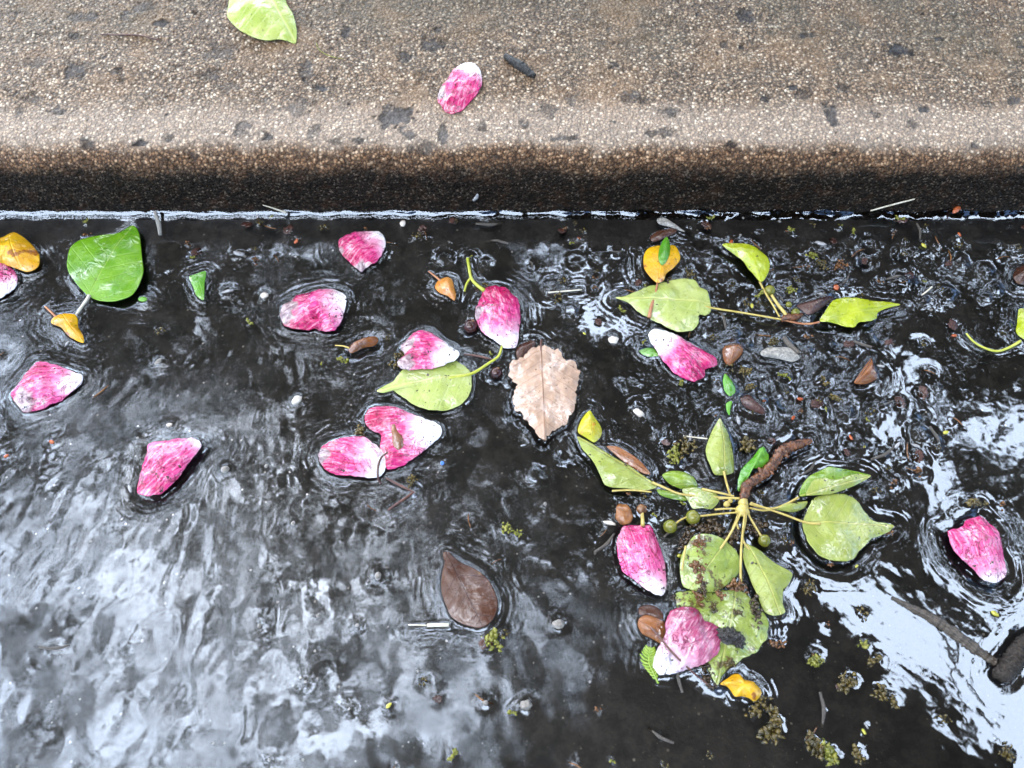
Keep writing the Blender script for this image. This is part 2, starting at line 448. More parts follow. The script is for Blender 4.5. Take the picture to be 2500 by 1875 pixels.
M['leaf_kerb'] = leaf_mat('leaf_yellow_green', (.27, .35, .055), (.34, .39, .085), (.42, .45, .14), dirt=.5, rough=(.18, .35), film=.35)
M['leaf_yellow'] = leaf_mat('leaf_yellow', (.62, .36, .010), (.55, .26, .008), (.66, .46, .04), dirt=.5, spot=(.26, .09, .012), spot_thr=.58, vein_amt=.3)
M['leaf_orange'] = leaf_mat('leaf_orange', (.62, .27, .06), (.54, .20, .03), (.60, .34, .12), dirt=.5, spot=(.34, .11, .02), spot_thr=.62, vein_amt=.3)
M['leaf_ygreen'] = leaf_mat('leaf_yellowing', (.40, .40, .012), (.36, .30, .012), (.50, .46, .05), dirt=.4, spot=(.44, .20, .012), spot_thr=.58, spot_scale=50, vein_amt=.3)
M['leaf_tan'] = leaf_mat('leaf_tan', (.36, .235, .160), (.43, .290, .205), (.20, .105, .060), dirt=.45, vein_w=.010, nside=8, vein_amt=.85, rough=(.08, .2), bump_s=.55)
M['leaf_brown'] = leaf_mat('leaf_brown', (.050, .019, .011), (.080, .034, .019), (.030, .012, .008), dirt=.2, vein_w=.007, vein_amt=.5, rough=(.12, .28), spot=(.12, .060, .022), spot_thr=.60, spot_scale=40, bump_s=.6, film=.35)
M['leaf_rust'] = leaf_mat('leaf_rust', (.17, .060, .018), (.25, .095, .03), (.10, .035, .012), dirt=.4, vein_amt=.5, rough=(.1, .25))
M['leaf_maroon'] = leaf_mat('leaf_maroon', (.030, .012, .009), (.070, .026, .017), (.02, .008, .007), dirt=.3, vein_amt=.5, rough=(.15, .35), bump_s=.9, film=.35)
M['leaflet'] = leaf_mat('leaflet_green', (.060, .22, .012), (.10, .28, .02), (.17, .35, .05), dirt=.25, vein_amt=.4)
M['stalk'] = plain_mat('stalk_yellow', (.34, .25, .055), (.48, .38, .11), 150, .22)
M['stalk_green'] = plain_mat('stalk_green', (.30, .34, .03), (.42, .42, .06), 150, .22)
M['stalk_red'] = plain_mat('stalk_red', (.26, .09, .045), (.40, .18, .08), 150, .25)
M['straw'] = plain_mat('straw_white', (.46, .41, .30), (.62, .57, .46), 220, .4)
M['thread'] = plain_mat('stem_dark', (.055, .022, .018), (.11, .045, .03), 220, .3)
M['twig'] = plain_mat('twig_red_brown', (.035, .012, .006), (.16, .058, .020), 330, .16, bs=.9, bd=.0009)
M['bark'] = plain_mat('bark_grey', (.05, .045, .038), (.15, .125, .10), 300, .3, bs=1.0, bd=.001, streak=True)
M['bark_wet'] = plain_mat('bark_wet', (.022, .018, .014), (.095, .075, .055), 300, .2, bs=1.0, bd=.001, streak=True)
M['bark_dark'] = plain_mat('bark_dark', (.008, .006, .005), (.040, .030, .022), 420, .28, bs=1, bd=.0016, spec=.3)
M['crumb'] = plain_mat('bark_crumb', (.010, .008, .007), (.050, .042, .036), 700, .16, bs=1, bd=.0022, spec=.8)
M['char'] = plain_mat('bark_black', (.005, .005, .005), (.018, .016, .015), 420, .3, bs=1, bd=.0020, spec=.6)
M['berry_green'] = plain_mat('berry_green', (.085, .10, .010), (.17, .16, .02), 170, .10, bs=.25)
M['berry_dark'] = plain_mat('berry_dark', (.020, .008, .008), (.06, .018, .014), 160, .06, bs=.2)
M['seed_brown'] = plain_mat('seed_brown', (.17, .062, .018), (.30, .13, .045), 190, .14, bs=.5)
M['pale_seed'] = plain_mat('seed_pale', (.44, .38, .31), (.62, .57, .50), 260, .25)
M['stone'] = plain_mat('pebble_grey', (.09, .082, .072), (.24, .22, .19), 420, .3)
M['chip'] = plain_mat('wood_chip', (.13, .125, .115), (.36, .34, .30), 300, .3, bs=1, bd=.001, streak=True)
M['moss'] = plain_mat('moss_olive', (.022, .018, .005), (.115, .080, .017), 260, .06, bs=.6)
M['moss_green'] = plain_mat('moss_green', (.075, .085, .008), (.22, .21, .03), 300, .08, bs=.6)
M['fern'] = plain_mat('cedar_green', (.13, .24, .015), (.24, .33, .04), 420, .2, bs=.5)
M['husk'] = plain_mat('husk_brown', (.060, .026, .010), (.18, .080, .026), 300, .08, bs=.7)
M['mud'] = plain_mat('plant_mush', (.012, .008, .005), (.060, .036, .013), 260, .07, bs=.8)
M['red'] = plain_mat('flake_red', (.24, .045, .014), (.40, .10, .03), 300, .2)
M['ybit'] = plain_mat('scale_yellow_green', (.26, .26, .02), (.46, .42, .06), 300, .2)
M['gbit'] = plain_mat('sliver_grey', (.15, .15, .155), (.34, .34, .34), 300, .2)
M['blue'] = plain_mat('fleck_blue', (.03, .12, .40), (.05, .18, .55), 300, .3)

# ------------------------------------------------------------------ kerb
XF = np.arange(-.53, .5301, .0011)
XK = np.r_[-30, -12, -5, -2, -1, -.7, XF, .7, 1, 2, 5, 12, 30]
PR = np.array(kerb_profile(60, 34, 150, .575))
KYS = PR[60:, 0]; KZS = PR[60:, 1]
sarc = np.r_[0, np.cumsum(np.linalg.norm(np.diff(PR, axis=0), axis=1))] - .03   # arc length above the water line
nP = len(PR); nX = len(XK)
gx, gi = np.meshgrid(XK, np.arange(nP))
gy = PR[gi, 0]; gz = PR[gi, 1]; gs = sarc[gi]
tn = np.gradient(PR, axis=0); tn /= np.linalg.norm(tn, axis=1, keepdims=True)
nY = -tn[gi, 1]; nZ = tn[gi, 0]
# dark slate chips set in the concrete: (crop, x, y, rx, ry, rot deg)
CH = [('A', 540, 105, 110, 30, 0), ('A', 800, 90, 40, 26, -30), ('A', 470, 230, 50, 26, 0), ('A', 245, 400, 62, 42, 10), ('A', 492, 450, 60, 58, 40), ('A', 755, 455, 40, 15, 0),
      ('A', 215, 630, 48, 26, -30), ('A', 370, 715, 52, 26, -10), ('A', 1420, 330, 110, 52, 10), ('A', 1355, 480, 58, 32, 0), ('A', 1475, 570, 64, 40, 0), ('A', 1920, 690, 84, 60, -25),
      ('A', 1550, 830, 48, 56, 0), ('A', 1720, 870, 30, 30, 0), ('A', 2030, 840, 46, 40, 0), ('A', 2150, 910, 52, 22, 10), ('A', 565, 920, 40, 36, 0), ('A', 910, 920, 46, 20, -10), ('A', 1085, 885, 26, 26, 0),
      ('A', 1970, 450, 52, 62, 0), ('A', 2070, 560, 42, 24, 0), ('A', 780, 505, 26, 26, 0), ('A', 1030, 150, 50, 24, 0), ('A', 930, 40, 70, 36, 0), ('A', 1700, 640, 26, 20, 0), ('A', 120, 715, 26, 40, 0),
      ('A', 1240, 1010, 26, 48, -15),
      ('B', 365, 745, 122, 68, -8), ('B', 540, 960, 78, 52, 35), ('B', 440, 860, 50, 26, -40), ('B', 660, 845, 36, 62, 20), ('B', 925, 812, 42, 32, 0), ('B', 1180, 795, 32, 22, 0), ('B', 1340, 705, 58, 46, 30),
      ('B', 1490, 635, 44, 46, 0), ('B', 1880, 630, 78, 40, 0), ('B', 1450, 885, 112, 20, 4), ('B', 2060, 850, 96, 30, 10), ('B', 1760, 425, 32, 22, 0), ('B', 600, 290, 70, 42, 0), ('B', 420, 365, 46, 34, 0),
      ('B', 660, 275, 32, 22, 0), ('B', 45, 200, 34, 32, 0), ('B', 120, 910, 40, 18, -40), ('B', 1010, 1010, 40, 16, 40), ('B', 625, 185, 22, 26, 0), ('B', 2120, 720, 60, 30, -20),
      ('C', 1410, 320, 92, 36, 28), ('C', 975, 740, 42, 78, -25), ('C', 790, 605, 66, 30, 25), ('C', 730, 560, 26, 20, 0), ('C', 1500, 795, 42, 26, 0), ('C', 1670, 255, 32, 14, 0), ('C', 330, 930, 30, 24, -30),
      ('C', 1990, 672, 42, 20, 0), ('C', 1260, 740, 26, 22, 0), ('C', 290, 580, 42, 14, 0), ('C', 420, 100, 60, 40, 0), ('C', 550, 635, 30, 22, 0), ('C', 2150, 650, 40, 26, 0), ('C', 1570, 700, 40, 20, 10),
      ('C', 1040, 570, 44, 24, 0), ('C', 1900, 940, 18, 18, 0), ('C', 990, 985, 16, 16, 0), ('C', 830, 230, 60, 18, 5), ('C', 280, 285, 26, 22, 0), ('C', 405, 305, 24, 20, 0)]
stone = np.zeros_like(gx)
flatgx, flatgy = gx, gy
for k, (cr, x, y, rx, ry, rot) in enumerate(CH):
    p = px(cr, [(x, y)])[0]; kk = CROPS[cr][2] / 2212
    w = on_kerb(p); wx = on_kerb((p[0] + rx * kk, p[1])); wy = on_kerb((p[0], p[1] - ry * kk))
    a = abs(wx[0] - w[0]); bb = max(abs(wy[1] - w[1]), .0015)
    j0 = np.searchsorted(XK, w[0] - a * 2 - .004); j1 = np.searchsorted(XK, w[0] + a * 2 + .004)
    if j1 <= j0: continue
    # distance measured along the surface, not in plan
    sy = np.interp(w[1], PR[60:, 0], sarc[60:]); by = max(abs(np.interp(wy[1], PR[60:, 0], sarc[60:]) - sy), .0015)
    X = gx[:, j0:j1] - w[0]; Y = gs[:, j0:j1] - sy
    c, s = math.cos(R(rot)), math.sin(R(rot))
    th = np.arctan2(Y * a / by, X)
    U = (X * c + Y * (a / by) * s) / a; Vv = (-X * s + Y * (a / by) * c) / a
    q = (np.abs(U) ** 2.6 + np.abs(Vv) ** 2.6) ** (1 / 2.6) + .55 * fbm(gx[:, j0:j1] / .006 + k, gs[:, j0:j1] / .006, 4, k, .62) 
    stone[:, j0:j1] = np.maximum(stone[:, j0:j1], sstep(1.06, .86, q) * random.uniform(.55, 1.0))
# smaller scattered chips
vor = fbm(gx / .011, gs / .009, 2, 77); vor2 = fbm(gx / .05, gs / .05, 2, 78)
stone = np.maximum(stone, sstep(.84, .94, vor + .12 * vor2) * (gs > .035) * .9)
disp = .00055 * fbm(gx / .0042, gs / .0042, 2, 5) + .0012 * fbm(gx / .03, gs / .02, 2, 6) - .0006 * stone + .0003 * stone * fbm(gx / .004, gs / .004, 2, 9)
disp = np.where(np.abs(gx) < .54, disp, 0)
V = np.c_[gx.ravel(), (gy + nY * disp).ravel(), (gz + nZ * disp).ravel()]
idx = np.arange(nP * nX).reshape(nP, nX)
Q = np.stack([idx[:-1, :-1], idx[:-1, 1:], idx[1:, 1:], idx[1:, :-1]], -1).reshape(-1, 4)

m, nt, b = new_mat('kerb_concrete')
geo = nt.nodes.new('ShaderNodeNewGeometry'); pos = geo.outputs['Position']
sA = nd(nt, 'ShaderNodeAttribute', attribute_name='arc').outputs['Fac']; stA = nd(nt, 'ShaderNodeAttribute', attribute_name='chip').outputs['Fac']
wob = nd(nt, 'ShaderNodeVectorMath', {0: pos, 1: nd(nt, 'ShaderNodeVectorMath', {0: noise(nt, pos, 300, 2, out=1), 'Scale': .0012}, operation='SCALE').outputs[0]}, operation='ADD').outputs[0]
v1 = nd(nt, 'ShaderNodeTexVoronoi', {'Vector': wob, 'Scale': 500.0, 'Randomness': 1.0}, feature='F1')
v2 = nd(nt, 'ShaderNodeTexVoronoi', {'Vector': wob, 'Scale': 880.0, 'Randomness': 1.0}, feature='F1')
cr_ = nd(nt, 'ShaderNodeSeparateColor', {0: v1.outputs['Color']}); c2_ = nd(nt, 'ShaderNodeSeparateColor', {0: v2.outputs['Color']})
big = noise(nt, pos, 28, 4, .6); med = noise(nt, pos, 110, 4, .6); fin = noise(nt, pos, 900, 2, .5)
grain = ramp(nt, cr_.outputs[0], [(0.0, (.050, .036, .025)), (.22, (.120, .085, .056)), (.50, (.205, .145, .095)), (.72, (.30, .222, .150)), (.86, (.42, .345, .25)), (.94, (.64, .57, .46)), (1.0, (.74, .69, .58))])
grain2 = ramp(nt, c2_.outputs[0], [(0.0, (.030, .024, .018)), (.5, (.155, .110, .074)), (.85, (.29, .215, .150)), (1.0, (.60, .54, .42))])
col = mixc(nt, .36, grain, grain2)
crev = mrange(nt, v1.outputs['Distance'], .30, .62)
col = mixc(nt, mth(nt, 'MULTIPLY', crev, .74), col, (.022, .016, .011))
col = mixc(nt, mth(nt, 'MULTIPLY', mrange(nt, med, .55, .72), .55), col, (.075, .058, .042))
# weathering: grey-olive film away from the edge, brown rust band, black slime at the waterline; also a paler band on the edge
px_ = nd(nt, 'ShaderNodeSeparateXYZ', {0: pos})
sw = mth(nt, 'ADD', sA, mth(nt, 'ADD', mth(nt, 'MULTIPLY', mth(nt, 'SUBTRACT', big, .5), .020), mth(nt, 'MULTIPLY', mth(nt, 'SUBTRACT', med, .5), .010)))
olive = mth(nt, 'MULTIPLY', mrange(nt, mth(nt, 'ADD', sw, mth(nt, 'MULTIPLY', px_.outputs[0], .05)), .11, .19), mrange(nt, noise(nt, pos, 16, 4, .6), .38, .62))
col = mixc(nt, mth(nt, 'MULTIPLY', olive, .75), col, mixc(nt, .55, col, (.075, .070, .048)))
warm = mth(nt, 'MULTIPLY', mrange(nt, noise(nt, pos, 20, 4, .6), .48, .66), mrange(nt, sw, .066, .095))
col = mixc(nt, mth(nt, 'MULTIPLY', warm, .30), col, (.24, .155, .085))
film_ = mth(nt, 'MULTIPLY', mrange(nt, mth(nt, 'ADD', sw, mth(nt, 'MULTIPLY', px_.outputs[0], .06)), .10, .21), .38)
col = mixc(nt, film_, col, mixc(nt, 1.0, col, (.42, .40, .33), 'MULTIPLY'))
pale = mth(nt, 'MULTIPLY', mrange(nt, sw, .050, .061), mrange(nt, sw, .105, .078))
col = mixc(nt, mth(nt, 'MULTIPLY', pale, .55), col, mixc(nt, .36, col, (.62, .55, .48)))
col = mixc(nt, mth(nt, 'MULTIPLY', stA, .96), col, mixc(nt, mrange(nt, noise(nt, pos, 75, 4, .65), .42, .66), (.010, .011, .013), (.060, .063, .068)))
brown = mrange(nt, sw, .062, .047)
col = mixc(nt, mth(nt, 'MULTIPLY', brown, .72), col, mixc(nt, 1.0, col, (.62, .40, .24), 'MULTIPLY'))
black = mrange(nt, sw, .0500, .0345)
bcol = mixc(nt, mth(nt, 'MULTIPLY', mrange(nt, c2_.outputs[1], .86, .95), .5), mixc(nt, mrange(nt, med, .5, .7), (.006, .005, .004), (.018, .010, .006)), (.12, .10, .08))
col = mixc(nt, mth(nt, 'MULTIPLY', black, .96), col, bcol)
nt.links.new(mixc(nt, 1.0, col, (1.22, 1.12, 1.02), 'MULTIPLY'), b.inputs['Base Color'])
nt.links.new(mrange(nt, fin, .35, .65, .20, .50), b.inputs['Roughness'])
b.inputs['IOR'].default_value = 1.40
nt.links.new(mth(nt, 'SUBTRACT', .26, mth(nt, 'MULTIPLY', mth(nt, 'MAXIMUM', black, stA), .14)), b.inputs['Specular IOR Level'])
h = mth(nt, 'ADD', mth(nt, 'MULTIPLY', mth(nt, 'SUBTRACT', 1.0, v1.outputs['Distance']), 1.0), mth(nt, 'ADD', mth(nt, 'MULTIPLY', mth(nt, 'SUBTRACT', 1.0, v2.outputs['Distance']), .5), mth(nt, 'MULTIPLY', fin, .35)))
h = mth(nt, 'MULTIPLY', h, mth(nt, 'SUBTRACT', 1.0, mth(nt, 'MULTIPLY', stA, .6)))
nt.links.new(bump(nt, h, .85, .0016), b.inputs['Normal'])
M['concrete'] = m
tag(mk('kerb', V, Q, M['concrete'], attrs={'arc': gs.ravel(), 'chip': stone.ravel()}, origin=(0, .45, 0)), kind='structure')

# ------------------------------------------------------------------ things on the kerb
GP = 'pink and white petals'
GL = 'fallen leaves in the gutter'
def petal(label, pts, base, tip, z=.0015, mat='petal', **k):
    k.setdefault('dome', .0045); k.setdefault('wav', .0016); k.setdefault('wr', .0012); k.setdefault('seed', len(OUTL) + 3); k.setdefault('jit', .0005); k.setdefault('thick', .0006)
    return tag(blade('petal', pts, z, M[mat], base, tip, **k), label, 'petal', GP)
def one(c, x, y): return px(c, [(x, y)])[0]

petal('muddy pink petal with white end lying alone on the concrete kerb', px('B', [(800, 425), (850, 415), (890, 440), (912, 500), (912, 560), (880, 620), (830, 670), (780, 720), (730, 740), (690, 730), (640, 680), (625, 640), (650, 580), (690, 530), (720, 480), (760, 440)]),
      one('B', 700, 730), one('B', 830, 400), kerb=True, dome=.003, wilt=[(one('B', 640, 610), .006)])
lf = empty('fallen_leaf', on_kerb(one('A', 1690, 100)), 'pale yellow-green leaf lying on the concrete kerb, cut by the upper edge', 'leaf', GL)
blade('blade', px('A', [(1905, 285), (1870, 280), (1800, 268), (1720, 275), (1640, 260), (1560, 225), (1500, 170), (1465, 110), (1490, 0), (1520, -60), (1600, -130), (1700, -160), (1780, -110), (1825, -40), (1850, 40), (1890, 110), (1912, 210)]), 0, M['leaf_kerb'],
      one('A', 1640, -160), one('A', 1905, 285), parent=lf, kerb=True, dome=.004, wav=.0015, wavl=.02, seed=5, fold=.02)
kz = lambda c, pts, dz: [on_kerb(p) + np.array([0, 0, dz]) for p in px(c, pts)]
tube('petiole', kz('A', [(1640, -150), (1600, -230), (1590, -320)], .002), [.0009, .0007], M['stalk_green'], lf)
tag(tube('twig', kz('B', [(1062, 370), (1100, 400), (1160, 440), (1215, 480), (1250, 500)], .0018), [.0018, .0028, .0032, .0030, .0016], M['char'], knob=.35, nseg=10, n=40), 'short charred black twig lying on the concrete kerb beside a petal', 'twig')
tag(tube('leaf_stalk', kz('A', [(2035, 280), (2050, 320), (2090, 350), (2140, 370), (2210, 385)], .0006), [.0004, .0003], M['moss_green']), 'thin curved green stalk lying on the kerb below the yellow-green leaf', 'stalk')
tag(tube('straw', kz('A', [(650, 225), (780, 228), (900, 232), (1030, 262)], .0006), [.0004, .0006, .0004], M['thread']), 'thin dark hairlike stem lying on the pale concrete kerb', 'stalk')
tag(tube('straw', path('A', [(1690, 1318), (1760, 1340), (1840, 1368)], [.016, .012, .006]), [.0003, .0005, .0009], M['straw']), 'tiny pale tan stem stuck on the black wet foot of the kerb', 'stalk')
tag(tube('straw', path('C', [(1225, 1355), (1370, 1315), (1508, 1280)], [.009, .013, .017]), [.0005, .0006, .0005], M['straw']), 'long white straw leaning against the black foot of the kerb', 'stalk')
tag(tube('straw', path('A', [(995, 1360), (1020, 1440), (1030, 1510)], [.008, .005, .003]), [.0012, .0017, .0012], M['chip']), 'short grey wood sliver standing in the water at the kerb above the green leaf', 'wood sliver')
tag(lump('flake', on_plane(one('C', 1780, 1345), .006), .0042, M['red'], amp=.35, scale=(1, .45, .4), rot=.7, seed=4), 'bright orange-red flake at the waterline near the long white straw', 'flake')
tag(tube('worm_cast', path('C', [(1005, 1105), (1040, 1100), (1075, 1090), (1095, 1105)], [.036, .037, .038, .036]), [.0006, .0008, .0006], M['gbit']), 'small grey curled thread on the black face of the kerb', 'thread')
tag(tube('straw', path('B', [(855, 1290), (880, 1265), (885, 1235)], [.016, .018, .021]), [.0009, .0014, .0008], M['gbit']), 'pale curved husk stuck on the black face of the kerb', 'husk')
tag(tube('straw', path('A', [(800, 1200), (840, 1230), (855, 1262)], [.022, .020, .017]), [.0005, .0007, .0005], M['straw']), 'pale bent fibre on the black kerb face above the water', 'fibre')

# ------------------------------------------------------------------ petals on the water
petal('pink petal cut off by the photo edge beside a yellow leaf, its lower end white', px('W', [(-50, 660), (0, 640), (28, 655), (46, 680), (36, 706), (6, 727), (-50, 724)]), one('W', -5, 640), one('W', 0, 730), mat='petal_pale')
petal('cupped pink petal with dark central crease and grey wilted rim, near the green scrap',
      px('K', [(760, 1090), (850, 1030), (980, 985), (1130, 955), (1260, 950), (1380, 985), (1435, 1040), (1440, 1120), (1415, 1230), (1370, 1360), (1300, 1450), (1240, 1470), (1170, 1468), (1120, 1440), (1060, 1432), (1000, 1442), (900, 1440), (760, 1430), (680, 1390), (632, 1300), (632, 1230), (670, 1140)]),
      one('K', 700, 1330), one('K', 1470, 1010), wilt=[(one('K', 690, 1240), .0095)], dome=.006, center=one('K', 1070, 1180), lift=[(one('K', 1085, 1310), .0028, -.0045), (one('K', 1110, 1420), .0022, -.003)])
petal('wide pink petal with white pointed end and greenish blotch, nearest the left edge',
      px('D', [(300, 700), (400, 730), (480, 765), (530, 782), (532, 830), (490, 880), (400, 940), (310, 980), (200, 1020), (150, 1015), (100, 950), (72, 905), (110, 860), (160, 800), (205, 745), (240, 700)]),
      one('D', 100, 930), one('D', 545, 800), mat='petal_pale', wilt=[(one('D', 160, 960), .008)], lift=[(one('D', 260, 830), .008, .003)])
petal('slender pink petal with white tip floating alone on the pale rippled water',
      px('D', [(960, 1240), (1000, 1220), (1100, 1205), (1190, 1195), (1250, 1192), (1295, 1215), (1290, 1260), (1230, 1340), (1180, 1410), (1110, 1490), (1040, 1545), (960, 1565), (900, 1550), (880, 1510), (890, 1470), (905, 1420), (930, 1350), (950, 1290)]),
      one('D', 890, 1540), one('D', 1300, 1190), mat='petal_pale', men=-.0016, lift=[(one('D', 930, 1480), .006, -.003)])
petal('crumpled pink and white petal with tan rim, close below the kerb',
      px('K', [(1345, 340), (1400, 295), (1500, 265), (1620, 240), (1740, 225), (1850, 245), (1905, 310), (1918, 400), (1870, 520), (1800, 610), (1720, 660), (1660, 690), (1620, 725), (1560, 680), (1480, 610), (1400, 540), (1345, 440)]),
      one('K', 1400, 560), one('K', 1890, 250), mat='petal', wilt=[(one('K', 1620, 720), .007), (one('K', 1350, 480), .004)], dome=.004, wr=.0008)
petal('upright oval petal, deep pink above and white below, by a dark berry',
      px('E', [(930, 225), (985, 205), (1040, 215), (1090, 245), (1140, 290), (1155, 350), (1160, 430), (1150, 520), (1140, 590), (1100, 612), (1050, 605), (1020, 575), (960, 540), (915, 500), (885, 450), (868, 400), (880, 340), (905, 280)]),
      one('E', 985, 195), one('E', 1110, 620), wilt=[(one('E', 880, 390), .005)], z=.0022, dome=.007)
petal('mottled pink petal with white end overlapping a pale green leaf',
      px('E', [(420, 570), (480, 510), (540, 495), (590, 510), (640, 550), (700, 590), (760, 630), (770, 660), (740, 690), (670, 720), (600, 740), (520, 748), (440, 755), (380, 730), (375, 690), (420, 660), (395, 620), (390, 590)]),
      one('E', 400, 640), one('E', 785, 650), z=.0050, wilt=[(one('E', 410, 600), .007), (one('E', 420, 720), .006)], mat='petal', dome=.005)
petal('large folded petal with notch, deep pink left and white at its right end',
      px('E', [(160, 1070), (180, 1010), (230, 985), (320, 980), (400, 1000), (480, 1040), (560, 1070), (620, 1090), (655, 1130), (645, 1180), (600, 1220), (530, 1280), (460, 1330), (390, 1370), (310, 1390), (285, 1330), (262, 1270), (262, 1222), (268, 1185), (255, 1158), (215, 1142), (178, 1115)]),
      one('E', 200, 1160), one('E', 670, 1130), dome=.005, center=one('E', 430, 1170), lift=[(one('E', 470, 1150), .004, -.0025)])
petal('rounded hot pink petal with creased left end, touching the large folded petal',
      px('W', [(789, 1092), (815, 1076), (855, 1068), (890, 1068), (912, 1084), (934, 1102), (944, 1130), (934, 1158), (905, 1168), (860, 1164), (815, 1158), (790, 1142), (779, 1114)]),
      one('W', 782, 1110), one('W', 952, 1140), wilt=[(one('W', 786, 1115), .006)], z=.0022)
petal('magenta veined petal with white end pointing up left, below a pale leaf',
      px('L', [(315, 915), (350, 880), (410, 880), (480, 900), (560, 940), (640, 980), (720, 1030), (800, 1080), (830, 1110), (825, 1150), (740, 1180), (735, 1230), (660, 1265), (580, 1240), (500, 1200), (430, 1120), (370, 1030), (330, 970)]),
      one('L', 790, 1230), one('L', 310, 880), dome=.006, wr=.0009, men=.0014)
petal('pink petal with square upper end and white point, beside two brown buds',
      px('J', [(350, 850), (370, 810), (430, 800), (500, 797), (545, 800), (570, 850), (600, 920), (635, 1020), (645, 1100), (650, 1180), (625, 1250), (560, 1235), (490, 1190), (430, 1140), (370, 1100), (345, 1040), (330, 960), (330, 890)]),
      one('J', 440, 790), one('J', 615, 1265), mat='petal_pale', dome=.005, wr=.0006, men=-.0014)
petal('crumpled mauve pink petal with white lower end, lying on the muddy leaf',
      px('M', [(640, 560), (690, 470), (790, 420), (900, 412), (1000, 440), (1060, 500), (1100, 580), (1200, 620), (1270, 670), (1300, 760), (1290, 880), (1270, 980), (1200, 1050), (1100, 1110), (960, 1160), (840, 1200), (700, 1235), (560, 1245), (500, 1190), (472, 1120), (495, 1010), (530, 920), (580, 840), (618, 750), (618, 640)]),
      one('M', 1010, 470), one('M', 520, 1210), z=.0055, mat='petal_mauve', dome=.004, wr=.0012, wrl=.005, wav=.0018, center=one('M', 850, 850))
petal('smooth pink petal with notched upper edge and white end, nearest the right edge',
      px('I', [(1720, 140), (1770, 122), (1803, 112), (1822, 82), (1855, 58), (1930, 45), (1980, 75), (2040, 150), (2060, 230), (2085, 340), (2090, 420), (2040, 465), (1960, 455), (1890, 400), (1820, 340), (1760, 270), (1730, 200)]),
      one('I', 1830, 40), one('I', 2050, 490), mat='petal_pale', dome=.005, men=-.0018, lift=[(one('I', 1870, 170), .006, .002)])

# ------------------------------------------------------------------ single leaves on the water
def leaf(label, pts, base, tip, mat, z=.0014, stalk=None, stalk_mat='stalk', srad=(.0011, .0008), grp=GL, name='fallen_leaf', **k):
    k.setdefault('dome', .0025); k.setdefault('wav', .0012); k.setdefault('wavl', .018); k.setdefault('seed', len(OUTL) + 5)
    if stalk is None:
        return tag(blade(name, pts, z, M[mat], base, tip, **k), label, 'leaf', grp)
    c = np.mean([on_plane(p, z) for p in pts], axis=0)
    e = empty(name, c, label, 'leaf', grp)
    blade('blade', pts, z, M[mat], base, tip, parent=e, **k)
    tube('petiole', stalk, list(srad), M[stalk_mat], e, n=24)
    MEN.append((strip_outline(cr_open(np.array(stalk)[:, :2], 20), np.full(20, .0008)), .0004, .0018))
    return e
leaf('big glossy bright green leaf floating below the kerb', px('W', [(324, 550), (342, 574), (348, 632), (353, 668), (342, 702), (322, 727), (283, 739), (243, 735), (215, 722), (193, 700), (172, 672), (166, 648), (174, 610), (198, 588), (243, 577), (290, 568)]),
     one('W', 213, 728), one('W', 326, 548), 'leaf_green', stalk=path('D', [(575, 262), (560, 290), (525, 340), (488, 392)], [.004, .003, .0022, .0015]), stalk_mat='straw', dome=.0022, wavl=.03, fold=.02, men=-.0008)
leaf('yellow-orange leaf with brown spots, cut off by the photo edge beside a petal', px('W', [(-30, 585), (5, 582), (34, 568), (70, 590), (96, 622), (94, 650), (68, 664), (40, 657), (10, 650), (-15, 668), (-40, 640)]),
     one('W', 20, 560), one('W', 60, 670), 'leaf_yellow', dome=.005, z=.003)
leaf('curled yellow leaf scrap with brown streak, below the big green leaf', px('D', [(330, 440), (350, 400), (420, 385), (480, 390), (500, 420), (505, 470), (540, 530), (540, 575), (490, 560), (440, 530), (400, 480), (350, 460)]),
     one('D', 400, 385), one('D', 540, 575), 'leaf_yellow', stalk=path('D', [(360, 405), (330, 375), (290, 338)], [.002, .002, .0014]), stalk_mat='stalk_red', srad=(.0009, .0006), dome=.004)
leaf('small torn green leaf scrap standing alone left of the cupped creased petal', px('D', [(1215, 150), (1250, 135), (1325, 115), (1315, 200), (1310, 295), (1265, 270), (1240, 210)]), one('D', 1270, 120), one('D', 1310, 300), 'leaflet', dome=.001)
leaf('tiny round green leaf speck at the edge of the big green leaf', px('D', [(890, 285), (915, 272), (945, 285), (940, 302), (915, 308), (893, 300)]), one('D', 885, 290), one('D', 950, 290), 'leaflet', dome=.0008, nr=10, na=40)
leaf('small curled orange leaf with thin red stalk left of a yellow forked stem', px('E', [(615, 195), (640, 165), (690, 150), (720, 165), (735, 220), (745, 260), (735, 300), (690, 270), (640, 250), (612, 220)]), one('E', 630, 165), one('E', 735, 300), 'leaf_orange',
     stalk=path('E', [(650, 175), (620, 150), (570, 112)], [.003, .003, .0018]), stalk_mat='stalk_red', srad=(.0008, .0005), dome=.004)
leaf('pale green leaf with pointed left tip, partly under a mottled petal', px('E', [(235, 880), (300, 845), (350, 820), (370, 790), (420, 740), (500, 700), (600, 690), (700, 680), (750, 690), (800, 720), (835, 760), (848, 800), (845, 870), (825, 920), (780, 970), (710, 1000), (640, 1012), (560, 1005), (480, 975), (430, 940), (370, 900), (340, 880), (280, 895)]),
     one('E', 848, 772), one('E', 230, 885), 'leaf_pale', stalk=path('E', [(700, 800), (845, 770), (960, 700), (1020, 655), (1042, 590)], [.0035, .0028, .0025, .003, .003]), stalk_mat='stalk_green', dome=.0025, jit=.0004)
